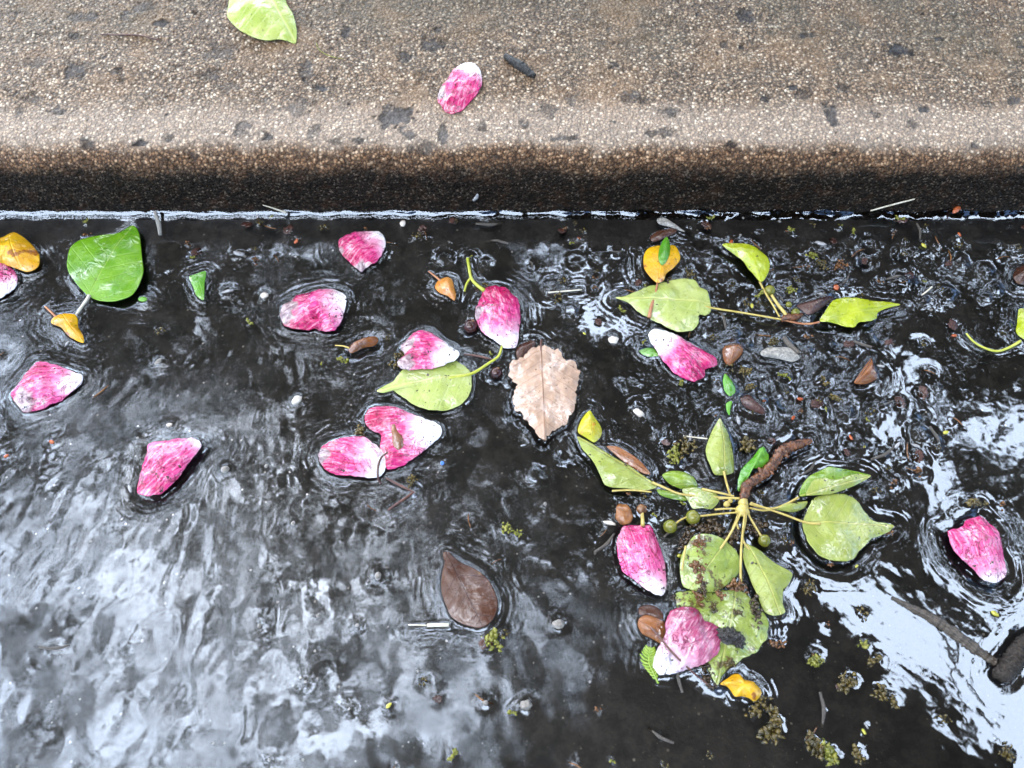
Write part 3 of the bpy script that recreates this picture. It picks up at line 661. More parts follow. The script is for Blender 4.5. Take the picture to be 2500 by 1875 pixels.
e = leaf('large tan leaf with wavy edges and thin dark midrib, floating face up', px('E', [(1220, 612), (1195, 650), (1150, 680), (1100, 700), (1085, 760), (1095, 810), (1130, 850), (1115, 920), (1125, 990), (1170, 1040), (1215, 1090), (1260, 1150), (1300, 1200), (1325, 1205), (1330, 1175), (1380, 1130), (1440, 1100), (1490, 1040), (1510, 960), (1520, 880), (1545, 800), (1540, 760), (1510, 700), (1450, 690), (1420, 640), (1370, 610), (1290, 600)]),
     one('E', 1290, 590), one('E', 1318, 1215), 'leaf_tan', stalk=path('E', [(1292, 700), (1292, 590), (1296, 555)], [.0035, .003, .0014]), stalk_mat='thread', srad=(.0005, .0007), dome=.0026, wav=.0016, wavl=.011, men=-.0015, jit=.0016, nr=34, na=180)
leaf('dark brown leaf fragment tucked behind the top of the large tan leaf', px('E', [(1140, 600), (1180, 570), (1250, 560), (1250, 605), (1200, 650), (1150, 690), (1130, 640)]), one('E', 1140, 690), one('E', 1250, 560), 'leaf_brown', z=.0012, dome=.002, nr=14, na=60)
leaf('dark brown oval leaf awash on the rippled water, near the bottom', px('H', [(665, 270), (700, 270), (730, 300), (780, 340), (840, 365), (900, 400), (960, 460), (1000, 540), (1015, 600), (1005, 660), (980, 710), (940, 745), (890, 760), (820, 745), (760, 720), (710, 680), (685, 620), (665, 570), (650, 500), (658, 400), (672, 340), (662, 300)]),
     one('H', 680, 260), one('H', 930, 775), 'leaf_brown', dome=.0018, wav=.0007, wavl=.012, men=.0010)
leaf('small curled yellow-green leaf touching the tip of the long sprig leaf', px('J', [(155, 60), (185, 100), (220, 150), (236, 190), (225, 230), (185, 265), (130, 235), (85, 205), (82, 170), (110, 110)]), one('J', 155, 60), one('J', 180, 268), 'leaf_ygreen', dome=.004, z=.003)
leaf('small green leaf piece poking out from under the magenta veined petal', px('L', [(245, 1035), (300, 1012), (360, 1020), (400, 1060), (390, 1080), (300, 1078)]), one('L', 400, 1060), one('L', 240, 1035), 'leaflet', dome=.001, z=.0006, nr=12, na=50)
leaf('round yellow-brown leaf resting on a pale leaf under a green leaflet', px('L', [(285, 310), (330, 260), (400, 245), (500, 245), (535, 280), (553, 350), (510, 410), (450, 460), (430, 510), (385, 530), (345, 500), (300, 450), (278, 390)]),
     one('L', 385, 530), one('L', 420, 240), 'leaf_yellow', z=.0042, stalk=path('L', [(385, 525), (370, 600), (340, 700), (322, 785)], [.0055, .0052, .005, .0035]), stalk_mat='stalk_red', srad=(.0007, .0013), dome=.004, men=.0009)
leaf('pointed green leaflet lying on the round yellow-brown leaf', px('L', [(455, 180), (478, 240), (475, 310), (450, 370), (415, 395), (390, 350), (395, 280), (420, 215)]), one('L', 415, 395), one('L', 458, 178), 'leaflet', z=.0085, dome=.002, men=0, nr=16, na=70)
leaf('small rust brown leaf cup floating between petal tip and wood chip', px('L', [(870, 1040), (890, 1000), (950, 985), (1010, 988), (1030, 1020), (1010, 1070), (970, 1110), (920, 1148), (885, 1110)]), one('L', 940, 985), one('L', 915, 1150), 'leaf_rust', z=.002, dome=.005)
leaf('triangular rust brown leaf scrap standing up beside the bright reflection', px('L', [(1855, 1275), (1900, 1200), (1950, 1130), (1990, 1090), (2005, 1150), (2035, 1220), (2020, 1250), (1960, 1280), (1900, 1290)]), one('L', 1860, 1290), one('L', 1990, 1090), 'leaf_rust', z=.002, dome=.006)
leaf('pointed bright green leaflet just below the rust brown cup', px('F', [(275, 820), (290, 770), (340, 830), (355, 890), (320, 915), (285, 880)]), one('F', 315, 915), one('F', 288, 768), 'leaflet', z=.002, dome=.0015, nr=16, na=70)
leaf('tiny green leaf strip in the debris above the upright sprig leaf', px('F', [(298, 960), (335, 948), (325, 1000), (318, 1040), (300, 1010)]), one('F', 318, 945), one('F', 315, 1042), 'leaflet', z=.002, dome=.001, nr=10, na=40)
leaf('dark maroon leaf strip beside the lime leaf of the small sprig', px('F', [(750, 330), (850, 300), (950, 278), (990, 288), (930, 335), (900, 355), (850, 385), (820, 390), (790, 368)]), one('F', 990, 285), one('F', 750, 335), 'leaf_maroon', z=.0012, dome=.003)
leaf('crumpled maroon leaf scrap among debris right of the green leaflet', px('F', [(385, 930), (440, 910), (500, 960), (545, 1000), (540, 1030), (470, 1010), (410, 980)]), one('F', 385, 920), one('F', 545, 1020), 'leaf_maroon', z=.0012, dome=.003, wr=.0008)
leaf('rust brown leaf edge showing along the back of the long sprig leaf', px('J', [(265, 292), (330, 292), (390, 320), (450, 365), (500, 410), (545, 470), (500, 465), (420, 420), (330, 350)]), one('J', 265, 290), one('J', 548, 470), 'leaf_rust', z=.0010, dome=.0012)
leaf('brown curled leaf awash at the left side of the mauve petal', px('M', [(285, 640), (300, 560), (360, 520), (440, 520), (540, 560), (610, 600), (640, 700), (640, 800), (620, 880), (540, 850), (440, 790), (340, 740)]), one('M', 300, 580), one('M', 640, 870), 'leaf_rust', z=.0012, dome=.003, wr=.0006)
leaf('darker brown round leaf scrap awash above the curled brown leaf', px('M', [(300, 430), (360, 395), (450, 390), (530, 420), (590, 490), (600, 560), (520, 560), (400, 530), (310, 510)]), one('M', 300, 440), one('M', 600, 550), 'leaf_brown', z=.0009, dome=.0012)
leaf('curled bright yellow leaf at the lower tip of the muddy leaf', px('M', [(1290, 1360), (1380, 1290), (1460, 1240), (1540, 1240), (1590, 1300), (1640, 1320), (1700, 1330), (1760, 1390), (1805, 1460), (1770, 1530), (1710, 1570), (1640, 1530), (1560, 1510), (1480, 1515), (1430, 1450), (1370, 1390)]),
     one('M', 1290, 1360), one('M', 1800, 1460), 'leaf_yellow', z=.003, dome=.005, wav=.002, wavl=.012)
leaf('yellow-green leaf half out of the frame at the right edge with long curved stalk', px('O', [(2100, 1020), (2170, 990), (2260, 1040), (2400, 1150), (2400, 1560), (2250, 1570), (2170, 1520), (2090, 1450), (2065, 1370), (2090, 1250)]), one('O', 2200, 1540), one('O', 2150, 980), 'leaf_lime', z=.0016,
     stalk=path('F', [(2190, 560), (2120, 600), (2040, 625), (1960, 605), (1890, 565), (1840, 510)], [.002, .0012, .001, .001, .0012, .002]), stalk_mat='stalk_green', srad=(.0010, .0006), dome=.004)
leaf('brown curled leaf scrap at the right edge near the waterline', px('O', [(2000, 420), (2080, 260), (2250, 200), (2300, 420), (2240, 560), (2080, 540)]), one('O', 2000, 520), one('O', 2300, 220), 'leaf_brown', z=.002, dome=.006)

tag(blade('leaf_husk', px('E', [(322, 1110), (345, 1078), (368, 1120), (398, 1165), (414, 1205), (400, 1245), (368, 1258), (340, 1225), (330, 1170)]), .0062, M['leaf_rust'], one('E', 375, 1258), one('E', 343, 1078), dome=.003, men=0, nr=16, na=60), 'pointed brown husk lying on the large folded petal', 'husk')
# ------------------------------------------------------------------ berries, stems, twigs, chips, stones
def berry(label, center, r, mat, stalk=None):
    e = empty('berry', center, label, 'berry', 'round berries in the water')
    lump('fruit', center, r, M[mat], e, amp=.04, freq=1.2, sub=3, scale=(1, 1, .92))
    lump('calyx', np.array(center) + np.array([r * .35, r * .5, r * .72]), r * .22, M['husk'], e, amp=.5, sub=2)
    DOTS.append((center[0], center[1], r * .9, -.0012))
    return e
berry('round dark brown berry touching the left side of the upright petal', on_plane(one('E', 840, 465), .001), .0047, 'berry_dark')
berry('small black berry between the pale leaf stalk and the tan leaf', on_plane(one('E', 1005, 765), .0005), .0039, 'berry_dark')
e = empty('forked_stem', on_plane(one('E', 845, 150), .003), 'short yellow forked stem reaching to the upright petal', 'stem')
tube('stem', path('E', [(820, 28), (830, 90), (842, 150), (870, 190), (930, 238)], [.002, .003, .003, .003, .003]), [.0011, .0010, .0014], M['stalk_green'], e)
tube('side_branch', path('E', [(842, 150), (815, 190), (800, 240)], [.003, .0025, .002]), [.0009, .0007], M['stalk_green'], e)
MEN.append((strip_outline(cr_open(np.array(path('E', [(820, 28), (842, 150), (930, 238)], 0))[:, :2], 20), np.full(20, .001)), .0007, .002))
e = empty('brown_seed_pod', on_plane(one('E', 150, 590), .001), 'curved rust brown seed pod with thin stalk left of the mottled petal', 'seed pod')
blade('pod', px('E', [(60, 590), (110, 560), (170, 540), (230, 535), (248, 560), (222, 592), (160, 602), (110, 630), (70, 640), (50, 615)]), .001, M['leaf_rust'], one('E', 50, 620), one('E', 248, 540), parent=e, dome=.005, fold=-.05, wav=.001, men=-.0014)
tube('stalk', path('E', [(60, 605), (20, 592), (-30, 588)], [.003, .002, .001]), [.0006, .0004], M['stalk'], e)
def rod(name, label, cat, P, rad, mat, men=.0006, grp=None, **k):
    o = tag(tube(name, P, rad, M[mat], men=men, **k), label, cat, grp)
    return o
rod('straw', 'thin white straw floating right of the upright petal', 'straw', path('E', [(1338, 248), (1440, 240), (1556, 230)], .001), [.0005, .0006, .0004], 'straw')
rod('straw', 'short white straw lying left of the dark brown oval leaf', 'straw', path('H', [(560, 742), (630, 740), (700, 740)], .001), [.0010, .0010], 'straw')
rod('straw', 'hair-thin pale fibre leading left from the short white straw', 'straw', path('H', [(440, 738), (500, 740), (556, 742)], .0008), [.0003, .0004], 'straw', men=.0003)
rod('straw', 'short pale straw at an angle near the right edge, by a dark bubble', 'straw', path('F', [(1555, 265), (1590, 238), (1620, 212)], .001), [.0005, .0006], 'straw')
rod('straw', 'pale straw pointing at the upright sprig leaf', 'straw', path('J', [(760, 222), (840, 232), (915, 240)], .0012), [.0004, .0005], 'straw', men=.0004)
rod('stalk', 'long dark stem lying across the mauve petal', 'stem', path('M', [(440, 650), (560, 790), (700, 960), (860, 1120), (1020, 1260), (1200, 1400)], [.004, .0075, .0105, .0085, .006, .002]), [.0007, .0006, .0004], 'thread', men=0)
rod('stalk', 'thin dark red stem bent at the foot of the hot pink petal, upper one', 'stem', path('E', [(295, 1440), (360, 1475), (430, 1510), (485, 1535)], [.0012, .0015, .0012, .0008]), [.0006, .0008, .0005], 'thread')
rod('stalk', 'thin dark red stem slanting down left below the hot pink petal', 'stem', path('E', [(475, 1528), (420, 1570), (360, 1610), (310, 1645)], [.001, .0014, .0012, .0008]), [.0006, .0008, .0005], 'thread')
rod('stalk', 'dark curved stem hooked over the white end of the hot pink petal', 'stem', path('E', [(305, 1275), (265, 1310), (245, 1370), (245, 1440), (262, 1475)], [.006, .0075, .007, .004, .0015]), [.0005, .0007, .0006], 'thread', men=0)
rod('stalk', 'thin dark stem between the mottled petal and the pale leaf stalk', 'stem', path('E', [(800, 645), (880, 655), (985, 680)], .001), [.0005, .0008, .0005], 'thread')
rod('twig', 'short grey-brown stick above the grey wood chip', 'twig', path('L', [(1330, 935), (1370, 985), (1445, 1050)], .0015), [.0018, .0019, .0015], 'bark', knob=.25, men=.0012)
rod('stick', 'long grey stick half sunk in the bright reflection at lower right', 'stick', path('N', [(590, 400), (800, 510), (1050, 640), (1300, 800), (1550, 990), (1850, 1200)], [.0001, -.0002, -.0004, -.0006, -.0008, -.0016]), [.0010, .0022, .0030, .0034, .0032, .0024], 'bark_wet', knob=.30, nseg=12, n=90, men=0)
rod('stick', 'thick dark brown curled stick at the right edge by the bright reflection', 'stick', path('N', [(1880, 1300), (1960, 1330), (2060, 1200), (2180, 1030), (2330, 900), (2500, 820)], [-.001, .0015, .003, .0035, .003, .001]), [.0040, .0050, .0048, .0042, .0036], 'bark_dark', knob=.30, nseg=16, n=90, men=-.0011)
tag(blade('wood_chip', px('L', [(1160, 1040), (1210, 1010), (1290, 1005), (1380, 1010), (1430, 1050), (1450, 1090), (1400, 1115), (1320, 1100), (1240, 1085), (1170, 1070)]), .0012, M['chip'], one('L', 1160, 1050), one('L', 1450, 1080), dome=.002, wr=.0009, wrl=.002), 'ribbed grey wood chip floating below the small leafy sprig', 'wood chip')
tag(blade('wood_chip', px('L', [(380, 50), (420, 30), (480, 60), (540, 100), (590, 140), (550, 130), (480, 105), (400, 85)]), .002, M['chip'], one('L', 380, 50), one('L', 590, 140), dome=.0015, wr=.0006, wrl=.002, nr=14, na=60), 'narrow splintered grey chip at the waterline above the yellow-brown leaf', 'wood chip')
leaf('withered grey-mauve leaf scrap below the splintered chip at the waterline', px('L', [(330, 185), (380, 140), (470, 120), (530, 130), (500, 165), (420, 200), (350, 215)]), one('L', 330, 200), one('L', 530, 125), 'leaf_brown', z=.0012, dome=.002, nr=14, na=60)
def stone_(label, p, r, mat='stone', sc=(1, .8, .6), rot=0, seed=0, name='pebble', cat='pebble', grp='loose pebbles and seeds', z=.0003):
    c = on_plane(p, z); DOTS.append((c[0], c[1], r * .9, .0008))
    return tag(lump(name, c, r, M[mat], amp=.22, freq=1.3, seed=seed, scale=sc, rot=rot), label, cat, grp)
stone_('pale pebble right of the dark brown oval leaf', one('H', 1405, 735), .0033, seed=1)
stone_('round pale pebble in the dark water below the dark brown oval leaf', one('H', 1195, 1255), .0032, seed=2)
stone_('small pebble left of the round pale pebble at the bottom', one('H', 935, 1240), .0017, seed=3)
stone_('tan pebble near the lower left of the brown oval leaf petiole end', one('H', 245, 425), .0024, seed=4, sc=(.7, 1, .6))
stone_('rounded grey pebble on the grey water left of the cupped creased petal', one('D', 1020, 692), .0028, seed=5, rot=.8, sc=(1, .6, .5))
stone_('cream pebble beside the tiny grey sliver left of the cupped creased petal', one('D', 1700, 268), .0028, 'pale_seed', seed=6)
stone_('white pebble fleck near the slender petal tip', one('D', 1088, 1100), .0019, 'pale_seed', seed=7)
stone_('rough pale pebble right of the slender petal', one('D', 1448, 1385), .0026, 'stone', seed=8)
stone_('white split seed husk alone above the large folded petal', one('D', 1908, 940), .0036, 'pale_seed', (1, .7, .6), .8, 9, 'seed_husk', 'seed')
stone_('white oval seed on dark water right of the tan leaf', one('E', 1920, 1022), .0036, 'pale_seed', (1, .62, .6), -.7, 10, 'seed', 'seed')
stone_('crumbly white seed head left of the magenta veined petal', one('E', 1758, 552), .0033, 'pale_seed', (1, .9, .5), 0, 11, 'seed', 'seed')
stone_('small white seed at the kerb foot near the crumpled petal', one('K', 2130, 130), .0022, 'pale_seed', (1, 1.2, .6), 0, 12, 'seed', 'seed')
stone_('tiny bright blue fleck on the dark water below the petals', one('E', 658, 1345), .0013, 'blue', (1, 1, .5), 0, 13, 'fleck', 'fleck')
stone_('grey translucent sliver left of the crumpled petal', one('K', 120, 500), .0046, 'gbit', (1, .42, .3), -.35, 14, 'sliver', 'sliver')
stone_('slender grey sliver right of the small green leaf scrap', one('D', 1460, 242), .0044, 'gbit', (1, .28, .25), .25, 15, 'sliver', 'sliver')
stone_('small grey-white leaf chip near the lime leaf of the small sprig', one('L', 1630, 612), .0042, 'gbit', (1, .4, .3), -.1, 16, 'sliver', 'sliver')
stone_('red bud beside the grey-white chip above the lime leaf', one('L', 1725, 560), .0021, 'red', (1, 1.1, .8), 0, 17, 'bud', 'bud')
stone_('grey-blue shell-like sliver between sprig leaf and kerb at right', one('L', 1610, 230), .0040, 'gbit', (1, .45, .35), -.4, 18, 'sliver', 'sliver')
stone_('white petal sliver beside the brown bud near the square petal', one('J', 285, 782), .0037, 'pale_seed', (1, .35, .3), -.2, 19, 'sliver', 'sliver')
stone_('brown oblong bud above the square-ended petal', one('J', 375, 725), .0062, 'seed_brown', (.8, 1.1, .6), .1, 20, 'bud', 'bud', z=.0008)
e = empty('stalked_bud', on_plane(one('J', 492, 700), .001), 'round brown bud on a pale stalk above the square-ended petal', 'bud')
lump('bud', on_plane(one('J', 492, 695), .001), .0032, M['husk'], e, amp=.2); tube('stalk', path('J', [(494, 715), (497, 760), (498, 798)], [.002, .002, .0035]), [.0010, .0013], M['stalk'], e)
q = on_plane(one('J', 492, 695), 0); DOTS.append((q[0], q[1], .003, .0012))
tag(lump('bark_crumb', on_plane(one('M', 1390, 760), .0075), .0046, M['crumb'], amp=.8, freq=2.4, sub=4, seed=3, scale=(1.25, .8, .5), rot=-.3), 'black crumbled bark lump lying on the muddy leaf', 'bark')
lump_c = on_plane(one('M', 1520, 830), .0070)
tag(lump('bark_crumb', lump_c, .0034, M['crumb'], amp=.8, freq=2.4, sub=4, seed=8, scale=(.9, 1, .55), rot=.4), 'smaller black bark lump right of the larger one on the muddy leaf', 'bark')
# cedar sprig
e = empty('cedar_sprig', on_plane(one('M', 440, 1100), .001), 'small feathery green cedar sprig at the white end of the mauve petal', 'sprig')
st = path('M', [(440, 900), (430, 1000), (430, 1100), (480, 1220), (540, 1350)], [.001, .0018, .002, .0016, .001]); tube('stem', st, [.0004, .0007, .0006], M['fern'], e)
sq = cr_open(np.array(st), 14)
for i in range(1, 12):
    for sg in (-1, 1):
        d = sq[min(i + 1, 13)] - sq[i - 1]; d /= np.linalg.norm(d); nrm = np.array([-d[1], d[0], .15]) * sg
        L = .0046 * (1 - abs(i - 5) / 9)
        tube('leaflet', [sq[i], sq[i] + nrm * L * .6 - d * L * .3, sq[i] + nrm * L - d * L * .8], [.0006, .0008, .0003], M['fern'], e, nseg=6, n=6, flat=.6)

# ------------------------------------------------------------------ small sprig (three leaves) and main sprig
def sprig_leaf(root, pts, base, tip, mat, z, stalk=None, sm='stalk', sr=(.00075, .0006), **k):
    k.setdefault('dome', .003); k.setdefault('wav', .0016); k.setdefault('wavl', .016); k.setdefault('seed', len(OUTL) + 11)
    lo = blade('leaf', pts, z, M[mat], base, tip, parent=root, **k)
    if stalk is not None: tube('petiole', stalk, list(sr), M[sm], lo, n=26)
    return lo
s1 = empty('leaf_sprig', on_plane(one('L', 1360, 790), .003), 'small sprig of three lime and pale leaves with green berries, below the kerb', 'sprig')
sprig_leaf(s1, px('L', [(870, 240), (920, 232), (1000, 240), (1080, 255), (1150, 300), (1200, 350), (1222, 400), (1215, 450), (1180, 510), (1150, 515), (1100, 460), (1030, 380), (960, 310), (900, 265)]), one('L', 1160, 520), one('L', 866, 238), 'leaf_lime', .003, path('L', [(1150, 515), (1195, 600), (1250, 690), (1300, 780)], [.003, .004, .004, .004]), fold=.05, men=-.0015)
sprig_leaf(s1, px('L', [(70, 645), (130, 630), (210, 605), (300, 560), (400, 535), (500, 508), (600, 505), (670, 520), (700, 570), (750, 600), (772, 660), (785, 740), (740, 775), (690, 770), (690, 830), (640, 890), (560, 900), (480, 880), (400, 830), (320, 790), (230, 740), (170, 680)]), one('L', 785, 690), one('L', 65, 645), 'leaf_pale', .0016, path('L', [(620, 680), (700, 690), (790, 712), (1000, 745), (1150, 770), (1320, 800)], [.004, .0035, .003, .003, .004, .004]), jit=.0006, center=one('L', 480, 690))
sprig_leaf(s1, px('L', [(1600, 815), (1640, 740), (1700, 660), (1775, 640), (1900, 650), (2050, 672), (2205, 690), (2110, 720), (2040, 745), (2020, 800), (1960, 820), (1890, 825), (1860, 860), (1800, 855), (1720, 830)]), one('L', 1600, 818), one('L', 2208, 690), 'leaf_lime', .0020, path('L', [(1600, 818), (1520, 832), (1430, 825), (1330, 802)], [.003, .0025, .003, .004]), sm='stalk_red', jit=.0004, men=-.0020)
tube('fruit_stalk', path('L', [(1240, 615), (1290, 690), (1345, 760), (1350, 790)], [.005, .004, .004, .004]), [.0010, .0012], M['stalk'], s1)
tube('twig', path('L', [(1310, 805), (1360, 785), (1420, 780), (1470, 760)], [.003, .004, .0035, .002]), [.0016, .0026, .0022, .0012], M['twig'], s1, knob=.35, nseg=10)
for (bx, by, br) in ((1225, 583, .0038), (1420, 748, .0030), (1370, 688, .0022)):
    c = on_plane(one('L', bx, by), .0025); bo = lump('berry', c, br, M['berry_green'], s1, amp=.04, freq=1.2)
    DOTS.append((c[0], c[1], br * .8, .001))

s2 = empty('leaf_sprig', on_plane(one('J', 1150, 640), .004), 'large sprig of pale green leaves fanned around a knobbly brown twig', 'sprig')
Z = .004
sprig_leaf(s2, px('J', [(75, 230), (120, 245), (200, 290), (300, 350), (400, 410), (500, 480), (578, 530), (582, 560), (490, 578), (400, 565), (300, 560), (250, 540), (220, 480), (170, 380), (110, 310)]), one('J', 580, 545), one('J', 72, 228), 'leaf_sprig', .0020, path('J', [(560, 520), (640, 555), (740, 595), (900, 612), (1120, 622)], [.004, .0045, .005, .005, .006]), side=.12, men=-.0018)
sprig_leaf(s2, px('J', [(620, 480), (680, 452), (760, 455), (820, 490), (852, 550), (800, 560), (740, 562), (670, 530)]), one('J', 640, 540), one('J', 850, 540), 'leaf_dark', .0014, None, dome=.003, men=-.0013)
sprig_leaf(s2, px('J', [(590, 565), (650, 572), (720, 590), (785, 622), (770, 642), (700, 632), (630, 612), (598, 590)]), one('J', 590, 565), one('J', 790, 640), 'leaf_dark', .0012, None, dome=.002, nr=18, na=80)
sprig_leaf(s2, px('J', [(750, 570), (820, 555), (900, 565), (960, 590), (987, 640), (942, 695), (880, 690), (820, 690), (790, 640)]), one('J', 985, 610), one('J', 760, 570), 'leaf_sprig', .0030, path('J', [(880, 562), (980, 585), (1085, 610)], [.005, .006, .006]), wr=.0004)
sprig_leaf(s2, px('J', [(990, 115), (1018, 150), (1042, 195), (1065, 280), (1080, 370), (1084, 450), (1040, 475), (962, 476), (930, 420), (900, 320), (930, 220), (962, 155)]), one('J', 1020, 478), one('J', 990, 112), 'leaf_sprig', .0020, path('J', [(1020, 450), (1036, 520), (1062, 602), (1100, 630)], [.0045, .0045, .005, .006]), fold=-.06, dome=.004, men=.0014)
l5 = sprig_leaf(s2, px('J', [(1500, 615), (1520, 540), (1570, 480), (1650, 440), (1700, 424), (1800, 440), (1880, 452), (1960, 480), (1920, 510), (1820, 555), (1720, 592), (1600, 604)]), one('J', 1500, 615), one('J', 1965, 480), 'leaf_dark', .0018, path('J', [(1500, 617), (1420, 660), (1340, 688), (1260, 680), (1185, 660)], [.003, .003, .004, .005, .006]), dome=.003, men=-.0020)
blade('folded_side', px('J', [(1548, 600), (1575, 535), (1600, 505), (1660, 490), (1740, 500), (1800, 480), (1880, 465), (1958, 482), (1900, 522), (1820, 558), (1720, 592), (1620, 602)]), .0058, M['leaf_sprig'], one('J', 1548, 602), one('J', 1960, 482), parent=l5, dome=.002, men=0, seed=71)
sprig_leaf(s2, px('J', [(1525, 790), (1540, 740), (1555, 690), (1590, 630), (1640, 608), (1720, 604), (1790, 606), (1860, 640), (1920, 710), (1980, 768), (2060, 785), (2110, 805), (2060, 850), (1960, 890), (1900, 950), (1850, 1010), (1790, 1035), (1700, 1025), (1620, 990), (1570, 930), (1540, 860)]), one('J', 1540, 780), one('J', 2112, 806), 'leaf_sprig', .0020, path('J', [(1640, 788), (1545, 778), (1420, 732), (1300, 690), (1190, 650)], [.0052, .0055, .006, .006, .006]), fold=.03, men=-.0020, jit=.0004)
sprig_leaf(s2, px('J', [(1340, 690), (1400, 665), (1480, 647), (1556, 645), (1530, 690), (1460, 714), (1390, 705)]), one('J', 1340, 695), one('J', 1558, 645), 'leaf_sprig', .0022, path('J', [(1345, 692), (1270, 700), (1185, 685)], [.003, .004, .005]), nr=18, na=80)
sprig_leaf(s2, px('J', [(740, 1010), (770, 940), (830, 865), (900, 858), (970, 870), (1030, 900), (1090, 960), (1120, 1050), (1110, 1110), (1040, 1180), (960, 1230), (860, 1230), (760, 1190), (735, 1100)]), one('J', 1040, 890), one('J', 800, 1210), 'leaf_muddy', .0040, path('J', [(960, 985), (1010, 930), (1090, 800), (1145, 680)], [.008, .0075, .007, .007]), wav=.0026, dome=.004)
sprig_leaf(s2, px('J', [(1150, 920), (1200, 935), (1260, 965), (1330, 1030), (1400, 1070), (1458, 1110), (1430, 1180), (1398, 1220), (1398, 1300), (1410, 1360), (1340, 1380), (1280, 1350), (1240, 1270), (1200, 1180), (1160, 1080), (1140, 1000)]), one('J', 1165, 920), one('J', 1380, 1372), 'leaf_sprig', .0052, path('J', [(1185, 955), (1140, 880), (1160, 760), (1160, 670)], [.0075, .007, .007, .007]), fold=-.05, dome=.003)
sprig_leaf(s2, px('M', [(740, 260), (860, 220), (1050, 230), (1220, 240), (1350, 215), (1500, 200), (1620, 260), (1750, 420), (1870, 560), (1885, 680), (1860, 800), (1790, 900), (1720, 980), (1620, 1025), (1500, 1090), (1400, 1170), (1320, 1260), (1265, 1370), (1200, 1310), (1150, 1200), (1100, 1080), (950, 900), (850, 700), (780, 450)]), one('M', 1480, 190), one('M', 1250, 1380), 'leaf_muddy', .0016, path('J', [(1130, 1170), (1128, 1080), (1132, 940), (1150, 760), (1160, 680)], [.007, .0085, .009, .008, .007]), wav=.002, dome=.003, jit=.0007, center=one('M', 1300, 700))
tube('twig', path('J', [(1140, 640), (1155, 590), (1170, 540), (1270, 470), (1340, 400), (1390, 325), (1480, 282), (1580, 255)], [.005, .005, .004, .0035, .004, .0045, .004, .003]), [.0022, .0031, .0027, .0034, .0029, .0035, .0028, .0016], M['twig'], s2, knob=.30, nseg=16, n=130, men=-.0020)
for stub in ([(1270, 470), (1250, 440), (1240, 425)], [(1392, 330), (1420, 345), (1436, 362)], [(1300, 440), (1325, 455), (1338, 470)]):
    tube('twig_stub', path('J', stub, [.004, .0055, .006]), [.0017, .0013, .0007], M['twig'], s2, nseg=8, n=12, knob=.3)
blade('leaf', px('J', [(1108, 580), (1105, 520), (1130, 440), (1195, 372), (1262, 292), (1300, 340), (1302, 400), (1260, 440), (1200, 442), (1160, 480), (1142, 560)]), .0018, M['leaflet'], one('J', 1115, 580), one('J', 1270, 292), parent=s2, dome=.003, wav=.002, wavl=.008, men=.001)
for k, (bx, by, br) in enumerate(((820, 745, .0043), (675, 805, .0041), (1280, 895, .0036))):
    c = on_plane(one('J', bx, by), .003); lump('berry', c, br, M['berry_green'], s2, amp=.05, freq=1.2, seed=k); DOTS.append((c[0], c[1], br * .9, -.0014))
    
for pth, zz in (([(862, 738), (980, 725), (1120, 712)], [.004, .005, .006]), ([(705, 790), (745, 760), (785, 742)], [.004, .004, .004]), ([(1258, 865), (1220, 800), (1170, 715)], [.004, .005, .006]), ([(1270, 880), (1200, 770), (1172, 700)], [.004, .005, .006]),
                ([(960, 695), (1040, 690), (1110, 690)], [.004, .005, .006]), ([(985, 625), (1050, 622), (1120, 625)], [.005, .006, .006]), ([(1120, 840), (1100, 760), (1130, 690)], [.003, .004, .006]), ([(1075, 820), (1105, 750), (1140, 690)], [.003, .004, .006]),
                ([(775, 930), (762, 1000), (752, 1090)], [.009, .009, .008]), ([(300, 575), (420, 570), (555, 582)], [.002, .003, .003])):
    tube('stalk', path('J', pth, zz), [.00065, .0005], M['stalk'], s2, n=20)
for bx, by, br in ((1040, 660, .0020), (1060, 640, .0016), (1140, 700, .0042), (1145, 650, .0030)):
    lump('bud', on_plane(one('J', bx, by), .005), br, M['stalk'], s2, amp=.3, sub=2)

# mossy clumps: olive and glossy
def clump(label, p, r, n, mat='moss', seed=0, z=.0008, grp='moss and plant clumps', name='moss_clump', men=.0006, w=.0009, flat=.5):
    c = on_plane(p, z); DOTS.append((c[0], c[1], r * .42, men))
    return tag(tuft(name, c, r, n, M[mat], seed, w=w, flat=flat), label, 'moss', grp)
clump('large olive moss clump in the black water right of centre, below the pale muddy leaf', one('I', 1090, 1110), .0075, 60, seed=1)
clump('olive moss clump just left of the smallest of three in the black water', one('I', 1272, 1175), .0055, 40, seed=2)
clump('smallest moss clump of three beside the diagonal bright reflection', one('I', 1360, 1228), .0042, 30, seed=3)
clump('big stringy moss clump trailing below the bright yellow leaf', one('I', 610, 1400), .0105, 90, seed=4)
clump('thin moss trail joining the yellow leaf to the stringy clump', one('I', 490, 1280), .0070, 40, seed=5)
clump('brown-olive moss clump near the bottom edge', one('I', 850, 1490), .0080, 70, seed=6)
clump('flat green moss clump at the bottom edge', one('I', 985, 1592), .0085, 60, 'moss_green', seed=7)
clump('pair of curled moss scraps at the bottom edge right of the green clump', one('I', 1150, 1582), .0055, 26, seed=8)
clump('green moss scrap in black water left of the bright diagonal', one('I', 862, 955), .0060, 36, 'moss_green', seed=9)
clump('flat brown moss scrap in black water nearest the bright diagonal', one('I', 1265, 965), .0055, 26, seed=10)
clump('rust brown husk cluster right of the muddy leaf', one('I', 610, 845), .0045, 24, 'husk', seed=11)
clump('pale moss speck beside a drop shaped highlight in the black water', one('I', 1190, 868), .0045, 20, 'moss_green', seed=12)
clump('moss sprout trailing below the dark brown oval leaf', one('H', 955, 845), .0080, 50, 'moss_green', seed=13)
